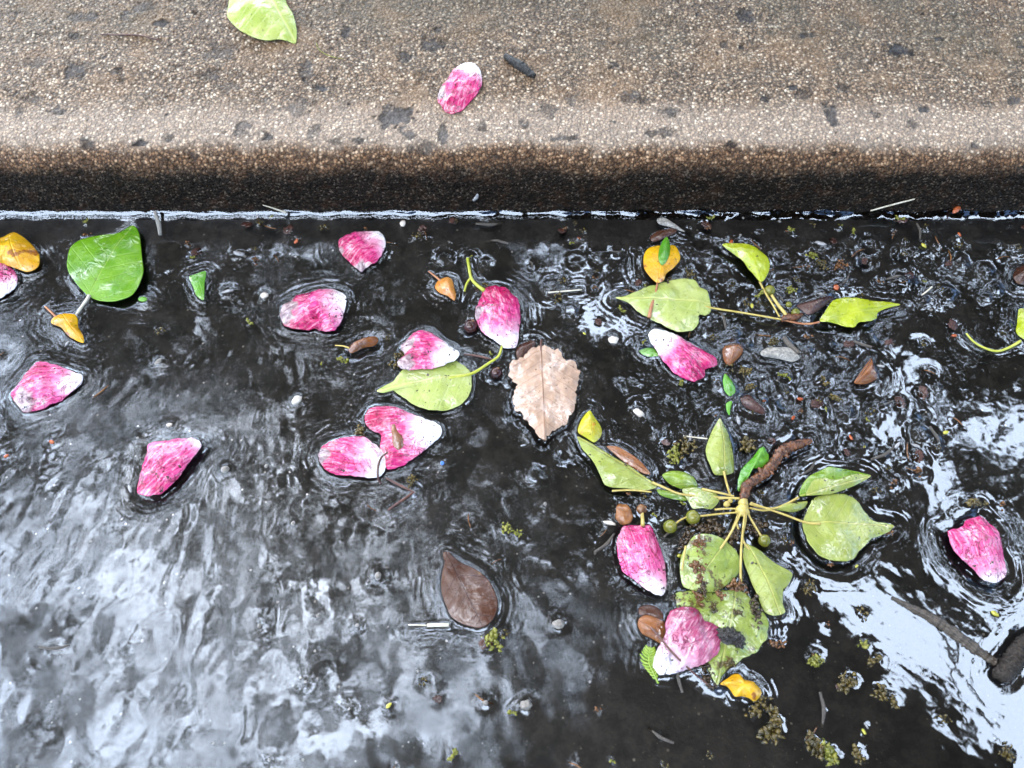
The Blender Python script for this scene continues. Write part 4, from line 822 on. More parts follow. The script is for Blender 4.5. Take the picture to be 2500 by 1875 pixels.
clump('pale moss tuft beside the tip of the lower right sprig leaf', one('J', 1570, 1200), .0050, 34, seed=14)
clump('moss lump in the pale reflection above the pink petal at right', one('F', 1885, 1600), .0075, 50, seed=15)
clump('moss scrap at the lower right corner edge of the bright water', one('I', 2110, 1570), .0060, 46, seed=16)
clump('yellow moss star above the square-ended pink petal', one('H', 1065, 120), .0050, 26, 'moss_green', seed=17)
clump('small yellow moss leaf right of the yellow star', one('H', 1155, 160), .0038, 18, 'moss_green', seed=18)
clump('olive moss drift left of the mottled petal', one('E', 375, 690), .0070, 46, seed=19)
clump('moss drift at the left end of the large folded petal', one('E', 130, 1150), .0060, 40, seed=20)
clump('olive speckled moss between the two petals and brown oval leaf', one('E', 462, 1470), .0040, 26, seed=21)
clump('yellow moss bits under the dark seed pod', one('E', 15, 680), .0050, 26, 'moss_green', seed=22)
for k, (c_, x, y, r_, mt, lb) in enumerate((
        ('J', 950, 790, .013, 'mud', 'dark wet plant mush under the sprig stalks, left part'), ('J', 1080, 870, .011, 'mud', 'dark wet plant mush between the two lower sprig leaves'), ('J', 820, 860, .010, 'mud', 'dark mush above the muddy sprig leaf'),
        ('J', 1240, 790, .009, 'mud', 'brown plant mush beside the lower sprig berry'), ('J', 760, 280, .0080, 'moss', 'olive moss left of the upright sprig leaf'), ('J', 1160, 270, .0080, 'moss', 'olive moss star right of the upright sprig leaf'),
        ('J', 690, 380, .0070, 'moss_green', 'yellowish moss above the dark sprig leaf'), ('J', 850, 1060, .0060, 'husk', 'rust brown husks lying on the muddy sprig leaf'), ('J', 860, 920, .0055, 'husk', 'rust brown husks at the upper edge of the muddy sprig leaf'),
        ('M', 1060, 60, .0055, 'husk', 'amber husk cluster on the muddy leaf, topmost'), ('M', 1010, 300, .0052, 'husk', 'amber husk cluster just above the mauve petal'), ('M', 1290, 280, .0040, 'husk', 'amber husk on the big muddy leaf right of the cluster'),
        ('M', 830, 300, .0075, 'mud', 'brown mush left of the amber husk cluster'), ('M', 1500, 190, .0070, 'husk', 'amber mush at the stalk end between the lower leaves'), ('M', 1720, 450, .0070, 'mud', 'dark bubbly mush under the pointed lower right leaf'),
        ('M', 1150, 1290, .0075, 'mud', 'brown mush at the tip of the big muddy leaf'), ('M', 1060, 1180, .0060, 'mud', 'brown mush under the lower edge of the mauve petal'), ('M', 1070, 180, .0048, 'mud', 'dark brown fragment across the muddy leaf'),
        ('M', 1205, 410, .0040, 'moss', 'small olive fragment on the big muddy leaf'), ('M', 1500, 470, .0034, 'moss', 'tiny dark green fragment on the big muddy leaf'), ('M', 1420, 1080, .0042, 'moss', 'olive fragment near the lower edge of the big muddy leaf'),
        ('L', 1040, 1190, .0062, 'moss', 'olive moss in a water ring below the rust brown cup'), ('L', 1090, 1310, .0050, 'moss', 'olive moss right of the pointed green leaflet'), ('L', 1260, 975, .0055, 'moss', 'yellow-brown moss above the grey wood chip'),
        ('L', 1615, 395, .0070, 'moss', 'yellow-brown moss cluster right of the lime sprig leaf'), ('L', 1555, 330, .0045, 'moss_green', 'yellow moss speck up right of the lime sprig leaf'), ('L', 1745, 410, .0055, 'husk', 'tan husk cluster above the lime right leaf of the small sprig'),
        ('L', 620, 465, .0048, 'moss', 'olive bud in a water ring above the pale sprig leaf'), ('L', 1400, 585, .0045, 'moss_green', 'yellow-green scale near the sprig berry'), ('L', 465, 525, .0045, 'mud', 'dark ants-like mush between yellow-brown and pale leaf'),
        ('L', 1720, 1390, .0042, 'moss', 'olive scale in debris left of the bright reflection'), ('L', 1620, 1250, .0040, 'moss', 'small olive scale left of the triangular rust scrap'))):
    zz = .0075 if c_ == 'M' and y < 1100 and x > 850 else (.0085 if lb.endswith('sprig leaf') and 'husks' in lb else .0010)
    tag(tuft('plant_clump' if mt in ('mud', 'husk') else 'moss_clump', on_plane(one(c_, x, y), zz), r_, 22 + int(r_ * 3000), M[mt], 100 + k, w=.0010), lb, 'plant debris' if mt in ('mud', 'husk') else 'moss', 'moss and plant clumps')
    q = on_plane(one(c_, x, y), 0)
    if zz < .005: DOTS.append((q[0], q[1], r_ * .5, random.choice((-.001, .0011, .0013))))

# ------------------------------------------------------------------ countless small floating scraps: each its own object, copied from a few kinds
def inside_any(x, y, pad=.0):
    for pl in OUTL:
        if pl[:, 0].min() - pad > x or pl[:, 0].max() + pad < x or pl[:, 1].min() - pad > y or pl[:, 1].max() + pad < y: continue
        xs, ys = pl[:, 0], pl[:, 1]; x2, y2 = np.roll(xs, -1), np.roll(ys, -1)
        cnd = (ys > y) != (y2 > y)
        xi = (x2 - xs) * (y - ys) / (y2 - ys + 1e-15) + xs
        if (cnd & (x < xi)).sum() % 2: return True
    return False
protos = []
def proto(kind, o, label, cat, grp): tag(o, label, cat, grp); protos.append((o, kind)); return o
P0 = (0, 0, 0)
GS = 'small scraps afloat in the gutter'
proto('y', lump('bud_scale', P0, .0019, M['ybit'], amp=.35, scale=(1, .55, .35), seed=2), 'tiny yellow-green bud scale floating in the dark gutter water', 'bud scale', 'yellow-green bud scales')
proto('y', tuft('bud_scale', P0, .0034, 12, M['moss_green'], 3, w=.0008), 'tiny yellow-green star of bud scales floating in the dark gutter water', 'bud scale', 'yellow-green bud stars')
proto('o', tuft('husk', P0, .0034, 14, M['moss'], 5, w=.0009), 'tiny olive brown husk floating in the gutter water', 'husk', 'olive brown husks')
proto('b', tuft('husk', P0, .0032, 9, M['husk'], 16), 'tiny red-brown husk floating in the gutter water', 'husk', 'red-brown husks')
proto('w', lump('sliver', P0, .0026, M['gbit'], amp=.3, scale=(1, .33, .25), seed=7), 'tiny grey-white sliver floating in the gutter water', 'sliver', 'grey-white slivers')
proto('r', lump('flake', P0, .0016, M['red'], amp=.35, scale=(1, .6, .3), seed=8), 'tiny red-orange flake floating in the gutter water', 'flake', 'red-orange flakes')
proto('s', tube('stem_bit', [(-.005, 0, .0003), (0, .0006, .0008), (.005, -.0004, .0003)], [.0003, .0005, .0003], M['husk'], nseg=6, n=10), 'tiny thin brown stem bit floating in the gutter water', 'stem bit', 'brown stem bits')
proto('g', lump('grit_grain', P0, .0010, M['stone'], amp=.25, scale=(1, .85, .7), seed=9), 'pale grit grain lying in the gutter', 'grit grain', 'pale grit grains')
proto('c', blade('leaf_crumb', [(1250 + a, 940 + b_) for a, b_ in ((-14, -4), (-6, -10), (6, -8), (15, -2), (10, 7), (0, 9), (-11, 6))], 0, M['leaf_maroon'], (1236, 938), (1265, 938), dome=.0001, wr=.0007, wrl=.002, nr=8, na=40, men=0, jit=.0011), 'dark brown leaf crumb floating in the gutter water', 'leaf crumb', 'dark brown leaf crumbs')
OUTL.pop()
proto('t', tube('twig_bit', [(-.008, 0, .0003), (0, .001, .0009), (.008, -.0006, .0004)], [.0007, .0009, .0006], M['bark'], nseg=7, n=14, knob=.3), 'short grey-brown twig bit floating in the gutter water', 'twig bit', 'grey-brown twig bits')
first = {id(o): True for o, _ in protos}
def density(X, Y):  # displayed-photo px 2500 wide
    d = .10
    if 525 < Y < 650: d = max(d, 1.0 if X > 560 else .35)
    if X > 1640 and 560 < Y < 1200 and X < 2300: d = max(d, .75)
    if 1150 < X < 1700 and 560 < Y < 780: d = max(d, .55)
    if 1500 < X < 2000 and 1050 < Y < 1400: d = max(d, .7)
    if X < 620 and Y > 1150: d = .03
    if X > 1500 and Y > 1480: d = .10
    return d
cnt = 0; tries = 0
kinds = [0, 1, 1, 2, 2, 2, 2, 3, 3, 4, 5, 6, 6, 6, 7, 8, 8, 9, 9]
while cnt < 250 and tries < 8000:
    tries += 1
    X = random.uniform(-20, 2520); Y = random.uniform(505, 1890)
    if random.random() > density(X, Y): continue
    k = random.choice(kinds)
    if X < 1000 and Y > 1000 and k in (3, 8, 2): k = 7
    if Y < 530:  k = random.choice([0, 2, 3, 4, 5])
    w = on_plane((X, Y), .0006)
    if w[1] > KY0 - .001 or inside_any(w[0], w[1], 0): 
        if not (w[1] > KY0 - .001): continue
        z = .012; w = on_plane((X, Y), z); w = np.array([w[0], KY0 + .06 * z - .0008, CAMH * 0 + max(.001, CAMH - (KY0 / math.tan(math.atan2(w[1], CAMH - z))) )]) if False else None
        continue
    o = protos[k][0]
    if first.pop(id(o), None): c = o
    else:
        c = o.copy(); C.objects.link(c)
    sc = random.uniform(.5, 1.25)
    c.location = Vector((w[0], w[1], .0006)); c.rotation_euler = (random.uniform(-.3, .3), random.uniform(-.3, .3), random.uniform(0, 6.28)); c.scale = (sc, sc, sc)
    DOTS.append((w[0], w[1], .0011 * sc, random.choice((.0008, .0011, -.0006, -.0009, .0013)) * (1 if k not in (4, 7) and density(X, Y) > .3 else .35)))
    cnt += 1
# loose rings: air bubbles and sunk bits dimple the surface too
for _ in range(130):
    X = random.uniform(1150, 2500); Y = random.uniform(560, 1380)
    if random.random() > density(X, Y): continue
    w = on_plane((X, Y), 0); DOTS.append((w[0], w[1], random.uniform(.0008, .0034), random.choice((1, -1)) * random.uniform(.0005, .0018)))
for cX, cY, r_ in ((2305, 717, .0055), (1920, 760, .004), (2345, 640, .003), (2405, 660, .003), (1345, 700, .004), (1390, 760, .004), (1085, 630, .004), (2430, 705, .003)):
    w = on_plane((cX, cY), 0); DOTS.append((w[0], w[1], r_, .0016))

# ------------------------------------------------------------------ water
xs = np.arange(-.47, .4701, .0008); ysf = np.arange(-.10, KY0 + .0046, .0008)
xs = np.r_[-6, -3, -1.5, -.9, -.6, xs, .6, .9, 1.5, 3, 6]; ysw = np.r_[-.62, -.5, -.35, -.2, ysf]
X, Y = np.meshgrid(xs, ysw)
U, Vp = project(X, Y, np.zeros_like(X))
Hh = np.zeros_like(X)
fine = (np.abs(X) < .48) & (Y > -.11)
def aniso(ang, l1, l2, seed, oct=2):
    c, s = math.cos(R(ang)), math.sin(R(ang))
    return fbm((X * c + Y * s) / l1, (-X * s + Y * c) / l2, oct, seed)
fcx, fcy, _ = on_plane((720, 420), 0)
fr_, fph = np.hypot(X - fcx, Y - fcy), np.arctan2(X - fcx, fcy - Y)
def fan(l1, l2, seed, oct=2): return fbm(fr_ / l1 + .25 * pnoise(X / .02, Y / .02, seed + 50), fph * .22 / l2 + .35 * pnoise(X / .018, Y / .018, seed + 60), oct, seed)
warpx = .006 * fbm(X / .03, Y / .03, 2, 41)
wl = sstep(1050, 500, U) * sstep(950, 1250, Vp)                   # fast shallow flow lower left
wm = sstep(760, 1000, U) * sstep(1750, 1450, U) * sstep(1320, 1480, Vp)  # streaks in the lower middle
wr_ = sstep(1450, 1750, U) * sstep(1450, 1300, Vp)                  # choppy among the debris
wrb = sstep(1800, 2050, U) * sstep(1250, 1400, Vp)                  # smoother mirror lower right
Hh += .00004 * fbm(X / .016, Y / .016, 2, 1)
Hh += .00010 * fbm(X / .045, Y / .045, 2, 2)
Hh += wl * (.00016 * fan(.030, .0085, 3, 1) - .00011 * np.abs(fan(.022, .0100, 4, 1)) - .000034 * np.abs(fan(.0095, .0052, 12, 1)))
Hh += wm * (.00011 * fan(.045, .0075, 5, 1))
wr_ = wr_ * (1 + .25 * sstep(1500, 1650, U) - 1.15 * sstep(2000, 2150, U)) * sstep(1430, 1300, Vp)
Hh += wr_ * (.00014 * fbm((X + warpx) / .0105, Y / .0105, 2, 6) - .00010 * np.abs(fbm((X + warpx) / .013, Y / .012, 2, 7)))
Hh += wrb * (.00002 * aniso(-40, .012, .005, 8))
lft = sstep(900, 600, U) * sstep(800, 950, Vp) * (1 - wl)
Hh += lft * (.00009 * fan(.022, .0080, 9, 1) - .000028 * np.abs(fan(.0095, .0052, 12, 1)))
# water climbing to (or dented by) what floats on it
yv, xv = ysw, xs
under = np.zeros_like(X, bool)
acc = np.zeros_like(X)
def window(x0, x1, y0, y1):
    return slice(np.searchsorted(ysw, y0), np.searchsorted(ysw, y1)), slice(np.searchsorted(xs, x0), np.searchsorted(xs, x1))
for pl, A, lam in MEN:
    pad = .016
    sy, sx = window(pl[:, 0].min() - pad, pl[:, 0].max() + pad, pl[:, 1].min() - pad, pl[:, 1].max() + pad)
    gx_, gy_ = X[sy, sx], Y[sy, sx]
    if gx_.size == 0: continue
    best = np.full(gx_.shape, 1e9); ins = np.zeros(gx_.shape, bool)
    p2 = np.roll(pl, -1, 0)
    for (x1, y1), (x2, y2) in zip(pl, p2):
        dx, dy = x2 - x1, y2 - y1; l2 = dx * dx + dy * dy + 1e-14
        t = np.clip(((gx_ - x1) * dx + (gy_ - y1) * dy) / l2, 0, 1)
        best = np.minimum(best, (gx_ - x1 - t * dx) ** 2 + (gy_ - y1 - t * dy) ** 2)
        if abs(dy) > 1e-12:
            ins ^= ((y1 > gy_) != (y2 > gy_)) & (gx_ < dx * (gy_ - y1) / dy + x1)
    d = np.sqrt(best)
    under[sy, sx] |= ins & (d > .0003)
    var = .85 + .95 * pnoise(gx_ / .022, gy_ / .022, 13)
    lamv = lam * (1 + .4 * pnoise(gx_ / .02, gy_ / .02, 14))
    a = A * 1.9 * var * (.72 * np.exp(-d / lamv) +   (.10 if A > 0 else .05) * np.cos(d / .0042 * 6.283 + 2 * pnoise(gx_ / .01, gy_ / .01, 15)) * np.exp(-d / .0050) * sstep(0, .002, d))
    acc[sy, sx] += np.where(ins, 0, a)
for (x, y, r, A) in DOTS:
    pad = r + .012
    sy, sx = window(x - pad, x + pad, y - pad, y + pad)
    gx_, gy_ = X[sy, sx], Y[sy, sx]
    if gx_.size == 0: continue
    d = np.maximum(np.hypot(gx_ - x, (gy_ - y)) - r * (1 + .3 * pnoise(gx_ / .004, gy_ / .004, 3)), 0)
    acc[sy, sx] += A * (.85 * np.exp(-d / .0022) + .025 * np.cos(d / .0036 * 6.283) * np.exp(-d / .004))
Hh += np.clip(acc, -.0030, .0034) * (1 - sstep(.014, .004, KY0 - Y) * .75)
kd = np.clip(KY0 - Y + .0020 * pnoise(X / .016, Y * 0, 51) + .0005 * pnoise(X / .006, Y * 0, 52), 0, 1)
Hh += .0036 * (1 + .6 * pnoise(X / .03, Y * 0, 53)) * np.exp(-kd / .0036)
Hh = np.where(under, np.minimum(Hh, -.0012), Hh)
Hh = np.where(fine, Hh, 0)
V = np.c_[X.ravel(), Y.ravel(), Hh.ravel()]
ny, nx = X.shape; idx = np.arange(ny * nx).reshape(ny, nx)
Q = np.stack([idx[:-1, :-1], idx[:-1, 1:], idx[1:, 1:], idx[1:, :-1]], -1).reshape(-1, 4)
m = bpy.data.materials.new('gutter_water'); m.use_nodes = True; nt = m.node_tree; nt.nodes.clear()
out = nt.nodes.new('ShaderNodeOutputMaterial')
geo = nt.nodes.new('ShaderNodeNewGeometry'); pos = geo.outputs['Position']
bn = bump(nt, noise(nt, pos, 260, 1, .4), .03, .0005)
fr = nd(nt, 'ShaderNodeFresnel', {'IOR': 1.86, 'Normal': bn})
flw = nd(nt, 'ShaderNodeAttribute', attribute_name='flow').outputs['Fac']   # shallow running water is broken up by micro-ripples
rgh = mth(nt, 'ADD', .03, mth(nt, 'MULTIPLY', flw, mrange(nt, noise(nt, pos, 55, 3, .5), .35, .65, .032, .078)))
gl = nd(nt, 'ShaderNodeBsdfGlossy', {'Color': (.76, .87, 1.0, 1), 'Roughness': rgh, 'Normal': bn})  # the blue of the sky is put into the reflection colour
tr = nd(nt, 'ShaderNodeBsdfTransparent', {'Color': (.80, .79, .76, 1)})
mx = nd(nt, 'ShaderNodeMixShader', {0: fr.outputs[0], 1: tr.outputs[0], 2: gl.outputs[0]})
nt.links.new(mx.outputs[0], out.inputs[0])
M['water'] = m
flow = np.clip(np.maximum(np.maximum(wl, wm), np.maximum(lft, .55 * sstep(1500, 1250, U))), 0, 1)
tag(mk('water', V, Q, M['water'], attrs={'flow': flow.ravel()}, origin=(0, 0, 0)), kind='structure')

# ------------------------------------------------------------------ road under the water, pavement behind the kerb
m, nt, b = new_mat('road_asphalt')
geo = nt.nodes.new('ShaderNodeNewGeometry'); pos = geo.outputs['Position']
n1 = noise(nt, pos, 75, 8, .74); n2 = noise(nt, pos, 14, 3, .6)
col = mixc(nt, mrange(nt, n1, .36, .68), (.0100, .0091, .0085), (.060, .054, .050))
col = mixc(nt, mth(nt, 'MULTIPLY', mrange(nt, n2, .45, .65), .5), col, (.020, .016, .013))
v1 = nd(nt, 'ShaderNodeTexVoronoi', {'Vector': pos, 'Scale': 330.0}, feature='F1'); cc = nd(nt, 'ShaderNodeSeparateColor', {0: v1.outputs['Color']})
gritm = mth(nt, 'MULTIPLY', mrange(nt, cc.outputs[0], .962, .972), mrange(nt, v1.outputs['Distance'], .30, .20))
v2 = nd(nt, 'ShaderNodeTexVoronoi', {'Vector': pos, 'Scale': 150.0}, feature='F1'); c2 = nd(nt, 'ShaderNodeSeparateColor', {0: v2.outputs['Color']})
aggm = mth(nt, 'MULTIPLY', mrange(nt, c2.outputs[0], .70, .78), mrange(nt, v2.outputs['Distance'], .52, .36))
col = mixc(nt, mth(nt, 'MULTIPLY', aggm, .35), col, (.070, .063, .057))
v3 = nd(nt, 'ShaderNodeTexVoronoi', {'Vector': pos, 'Scale': 640.0}, feature='F1'); c3 = nd(nt, 'ShaderNodeSeparateColor', {0: v3.outputs['Color']})
silt = mth(nt, 'MULTIPLY', mrange(nt, c3.outputs[0], .90, .93), mrange(nt, v3.outputs['Distance'], .32, .18))
col = mixc(nt, silt, col, mixc(nt, c3.outputs[1], (.04, .03, .02), (.17, .15, .13)))
col = mixc(nt, gritm, col, mixc(nt, cc.outputs[1], (.10, .085, .07), (.34, .31, .27)))
nt.links.new(mixc(nt, 1.0, col, (WET, WET, WET), 'MULTIPLY'), b.inputs['Base Color']); b.inputs['Roughness'].default_value = .55
nt.links.new(bump(nt, mth(nt, 'ADD', n1, mth(nt, 'MULTIPLY', v2.outputs['Distance'], -.12)), .5, .002), b.inputs['Normal'])
M['road'] = m
rx = np.r_[-60, -20, -6, -2, np.linspace(-.6, .6, 61), 2, 6, 20, 60]; ry = np.r_[-60, -20, -6, -3, -1.5, -.6, np.linspace(-.2, .40, 41)]
RX, RY = np.meshgrid(rx, ry)
RZ = -.0060 + .0018 * fbm(RX / .05, RY / .05, 2, 61) * (np.abs(RX) < 1) + np.clip(-.2 - RY, 0, 4) * .022
idx = np.arange(RX.size).reshape(RX.shape)
Q = np.stack([idx[:-1, :-1], idx[:-1, 1:], idx[1:, 1:], idx[1:, :-1]], -1).reshape(-1, 4)
tag(mk('road', np.c_[RX.ravel(), RY.ravel(), RZ.ravel()], Q, M['road'], origin=(0, 0, 0)), kind='structure')
m, nt, b = new_mat('pavement_stone')
geo = nt.nodes.new('ShaderNodeNewGeometry'); n1 = noise(nt, geo.outputs['Position'], 40, 5, .65)
nt.links.new(mixc(nt, n1, (.10, .09, .075), (.2, .18, .15)), b.inputs['Base Color']); b.inputs['Roughness'].default_value = .5
tag(mk('pavement', [(-60, .579, .060), (60, .579, .060), (60, 60, .3), (-60, 60, .3), (-60, .579, -.05), (60, .579, -.05)], [(0, 1, 2, 3), (4, 5, 1, 0)], m, smooth=False, origin=(0, 1, 0)), kind='structure')

# ------------------------------------------------------------------ what the water mirrors: a street tree and an added dark slab above, sky between
# crown gaps are shaped to place bright sky in the water reflections
def sdf_poly(pts, x, y):
    pl = np.array(pts, float); best = np.full(x.shape, 1e12); ins = np.zeros(x.shape, bool)
    for (x1, y1), (x2, y2) in zip(pl, np.roll(pl, -1, 0)):
        dx, dy = x2 - x1, y2 - y1
        t = np.clip(((x - x1) * dx + (y - y1) * dy) / (dx * dx + dy * dy + 1e-9), 0, 1)
        best = np.minimum(best, (x - x1 - t * dx) ** 2 + (y - y1 - t * dy) ** 2)
        if abs(dy) > 1e-9: ins ^= ((y1 > y) != (y2 > y)) & (x < dx * (y - y1) / dy + x1)
    d = np.sqrt(best); return np.where(ins, -d, d)
GAPS = [  # photo px (2500 wide), softness, openness
    ([(-700, 1230), (0, 1180), (250, 1130), (520, 1230), (720, 1290), (830, 1420), (900, 1640), (930, 2300), (-700, 2300)], 190, .42),
    ([(-600, 760), (60, 760), (140, 900), (60, 1000), (-600, 1000)], 60, .34),
    ([(-300, 900), (150, 860), (420, 930), (760, 1080), (820, 1300), (500, 1330), (-300, 1230)], 120, .22), ([(560, 640), (1000, 680), (1050, 1000), (700, 1050)], 120, .05), ([(1000, 1080), (1450, 1100), (1500, 1420), (1050, 1440)], 120, .05),
    ([(1130, 1440), (1240, 1440), (1500, 1620), (1640, 1850), (1480, 1880), (1330, 1680)], 80, .34), ([(880, 1180), (1060, 1230), (1230, 1500), (1330, 1900), (900, 1900)], 90, .30),
    ([(2090, 880), (2260, 850), (2600, 1020), (2640, 1500), (2420, 1500), (2250, 1400), (2180, 1230), (2130, 1010)], 60, .16),
    ([(2140, 880), (2255, 860), (2285, 945), (2230, 1020), (2190, 1130), (2140, 1010)], 26, .999), ([(2195, 1110), (2260, 1080), (2340, 1200), (2320, 1275), (2240, 1240)], 24, .999),
    ([(2320, 1010), (2600, 1020), (2600, 1140), (2420, 1150)], 34, .9), ([(2310, 1330), (2420, 1440), (2600, 1360), (2620, 1560), (2470, 1560), (2330, 1440)], 30, .9),
    ([(1860, 820), (1960, 800), (2000, 900), (1940, 960), (1850, 930)], 34, .7),
    ([(1930, 1340), (2060, 1330), (2230, 1480), (2400, 1540), (2800, 1440), (2800, 2300), (2560, 2050), (2420, 1830), (2280, 1700), (2130, 1560), (1980, 1450)], 22, .999),
    ([(1270, 630), (1450, 610), (1590, 800), (1500, 845), (1350, 730)], 40, .80),
    ([(440, 520), (800, 530), (800, 620), (430, 600)], 40, .14),
    ([(1980, 560), (2700, 540), (2700, 800), (2080, 800)], 90, .14),
    ([(1700, 850), (1990, 850), (1990, 1180), (1700, 1180)], 80, .30),
    ([(-700, 380), (3200, 380), (3200, 525), (-700, 525)], 25, .45),
    ([(-2600, 2420), (5200, 2420), (5200, 4300), (-2600, 4300)], 90, .999),   # gap added over the road so the waterline mirrors bright sky
]
def openness(x, y, z):
    u, v = project(x, y, -z + 0 * z) if False else (None, None)
    # mirror image of the point below the water
    dep = y * ST - (-z - CAMH) * CT
    u = 1250 + F * x / dep; v = 937.5 - F * (y * CT + (-z - CAMH) * ST) / dep
    o = .008 + .035 * sstep(0, .5, fbm(x / .7, y / .7, 3, 95))
    inside = (u > -300) & (u < 2800) & (v > 300) & (v < 2200) & (dep > 0)
    o = np.where(inside, o, .10 + .45 * sstep(-.1, .5, fbm(x / 1.3, y / 1.3, 2, 90)))
    nz = fbm(u / 90, v / 90, 3, 91); rp, ph = np.hypot(u - 720, v - 420), np.arctan2(u - 720, v - 420); nz2 = fbm(rp / 300, ph * 1000 / 85, 3, 97)
    for pts, soft, amt in GAPS:
        d = sdf_poly(pts, u, v) + nz * soft * .9
        am = amt if amt > .99 else np.clip(amt * (1.0 + 1.15 * nz2), .015, 1)
        o = np.maximum(o, am * sstep(soft, -soft, d))
    return o
n_c = 120000
cx_ = rng.uniform(-9, 9, n_c); cy_ = rng.uniform(-7, 11, n_c); cz_ = rng.uniform(4.3, 5.6, n_c)
near = (np.abs(cx_) < 4.2) & (cy_ > -1.5) & (cy_ < 6.6)
n2c = 90000
cx_ = np.r_[cx_[~near], rng.uniform(-4.2, 4.2, n2c)]; cy_ = np.r_[cy_[~near], rng.uniform(-1.5, 6.6, n2c)]; cz_ = np.r_[cz_[~near], rng.uniform(4.3, 5.0, n2c)]
near = (np.abs(cx_) < 4.2) & (cy_ > -1.5) & (cy_ < 6.6)
rr_ = np.hypot(cx_, cy_ - 2)
pk = np.clip(-np.log(np.clip(openness(cx_, cy_, cz_), .002, 1)) / 6.5, 0, 1)   # openness -> share of leaves kept
keep = (rng.random(len(cx_)) < pk) & (rr_ < 9) & (near | (rng.random(len(cx_)) < .40))
cx_, cy_, cz_, near = cx_[keep], cy_[keep], cz_[keep], near[keep]
ln = np.where(near, rng.uniform(.045, .10, len(cx_)), rng.uniform(.14, .26, len(cx_)))
az = rng.uniform(0, 6.283, len(cx_)); el = rng.uniform(-.7, .7, len(cx_)); rl = rng.uniform(-.6, .6, len(cx_))
d = np.c_[np.cos(az) * np.cos(el), np.sin(az) * np.cos(el), np.sin(el)]; sd = np.c_[-np.sin(az), np.cos(az), rl]; sd /= np.linalg.norm(sd, axis=1, keepdims=True)
c0 = np.c_[cx_, cy_, cz_]
A_ = c0 - d * ln[:, None]; B_ = c0 + sd * (ln * .55)[:, None]; C_ = c0 + d * ln[:, None]; D_ = c0 - sd * (ln * .55)[:, None]
V = np.stack([A_, B_, C_, D_], 1).reshape(-1, 3); Q = np.arange(len(V)).reshape(-1, 4)
m, nt, b = new_mat('crown_foliage'); b.inputs['Base Color'].default_value = (.030, .045, .014, 1); b.inputs['Roughness'].default_value = .6
M['crown'] = m
tree = empty('street_tree', (2.6, 3.4, .1), 'broad street tree out of view, its crown shaped to darken the gutter reflections', 'tree')
mk('crown', V, Q, M['crown'], tree, smooth=False)
tube('trunk', [(2.6, 3.4, .05), (2.55, 3.4, 1.2), (2.6, 3.3, 2.6), (2.4, 3.1, 3.8), (2.2, 2.9, 4.8)], [.24, .17, .15, .13, .06], M['bark'], tree, nseg=14)
for k in range(7):
    a = k * .9 + .3
    tube('limb', [(2.5, 3.2, 3.3 + .12 * k), (2.5 + 1.2 * math.cos(a), 3.2 + 1.2 * math.sin(a), 4.3), (2.5 + 3 * math.cos(a), 3.2 + 3 * math.sin(a), 4.7)], [.07, .045, .02], M['bark'], tree, nseg=8)
# added unseen slab in place of the camera operator, darkens the lower right reflection
HR = 2.6
def mir(p):  # where the sight line bounced off the water at photo px p meets height HR
    w = on_plane(p, 0); d = ray(p); t = HR / -d[2]
    return np.array([w[0] + d[0] * t, w[1] + d[1] * t])
p1, p2 = mir((1800, 1290)), mir((2460, 1890))
u_ = (p2 - p1) / np.linalg.norm(p2 - p1); nrm = np.array([u_[1], -u_[0]])
if nrm[1] > 0: nrm = -nrm
p2 = p1 + u_ * 3.2; dpt = 1.25
cs = [p1, p2, p2 + nrm * dpt, p1 + nrm * dpt]
blocker = empty('reflection_blocker', (cs[2][0], cs[2][1], .03), 'added unseen dark slab on posts that darkens the gutter reflection', 'light_blocker')
mt = plain_mat('blocker_board', (.02, .018, .016), (.035, .03, .026), 30, .6)
V = [(c[0], c[1], z) for z in (HR, HR + .12) for c in cs]
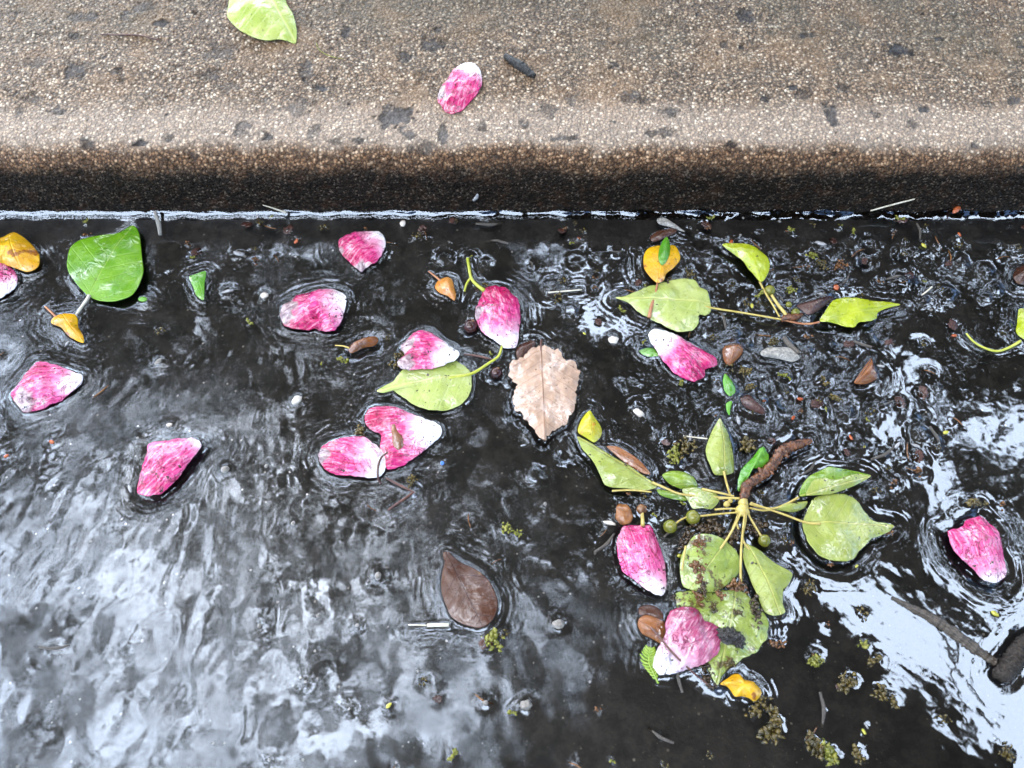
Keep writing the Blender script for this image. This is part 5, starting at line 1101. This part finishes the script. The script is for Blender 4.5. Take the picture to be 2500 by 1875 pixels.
mk('blocker_panel', V, [(0, 1, 2, 3), (7, 6, 5, 4), (0, 4, 5, 1), (1, 5, 6, 2), (2, 6, 7, 3), (3, 7, 4, 0)], mt, blocker, smooth=False)
for c in (cs[2] + (cs[0] - cs[2]) * .08, cs[3] + (cs[1] - cs[3]) * .08):
    tube('blocker_post', [(c[0], c[1], .02), (c[0], c[1], 1.3), (c[0], c[1], HR - .003)], .04, mt, blocker, nseg=10)

# ------------------------------------------------------------------ light, sky, camera
SUN_EL, SUN_AZ = 66, 325
w = bpy.data.worlds.new('World'); scene.world = w; w.use_nodes = True; nt = w.node_tree
bg = nt.nodes['Background']
sk = nt.nodes.new('ShaderNodeTexSky'); sk.sky_type = 'NISHITA'; sk.sun_disc = False; sk.sun_elevation = R(SUN_EL); sk.sun_rotation = R(SUN_AZ); sk.dust_density = 1.0; sk.air_density = 1.0
nt.links.new(sk.outputs[0], bg.inputs[0]); bg.inputs[1].default_value = .05
sl = bpy.data.lights.new('sun', 'SUN'); sl.energy = 1.5; sl.angle = R(110); sl.color = (.97, .985, 1.0)
so = bpy.data.objects.new('sun', sl); C.objects.link(so)
az = R(SUN_AZ); el = R(SUN_EL)
sv = Vector((math.sin(az) * math.cos(el), math.cos(az) * math.cos(el), math.sin(el)))
so.rotation_euler = sv.to_track_quat('Z', 'Y').to_euler(); so.location = (0, 0, 9)
cam = bpy.data.cameras.new('camera'); co = bpy.data.objects.new('camera', cam); C.objects.link(co)
cam.sensor_fit = 'HORIZONTAL'; cam.sensor_width = 36; cam.lens = 36 * F / 2500
co.location = (0, 0, CAMH); co.rotation_euler = (TILT, 0, 0)
cam.clip_start = .01; cam.clip_end = 500
cam.dof.use_dof = True; cam.dof.focus_distance = .50; cam.dof.aperture_fstop = 9.0
scene.camera = co
vs = scene.view_settings; vs.view_transform = 'Standard'; vs.look = 'None'; vs.gamma = 1; vs.exposure = 3.68
scene.cycles.max_bounces = 6; scene.cycles.transparent_max_bounces = 12
scene.cycles.sample_clamp_indirect = 6
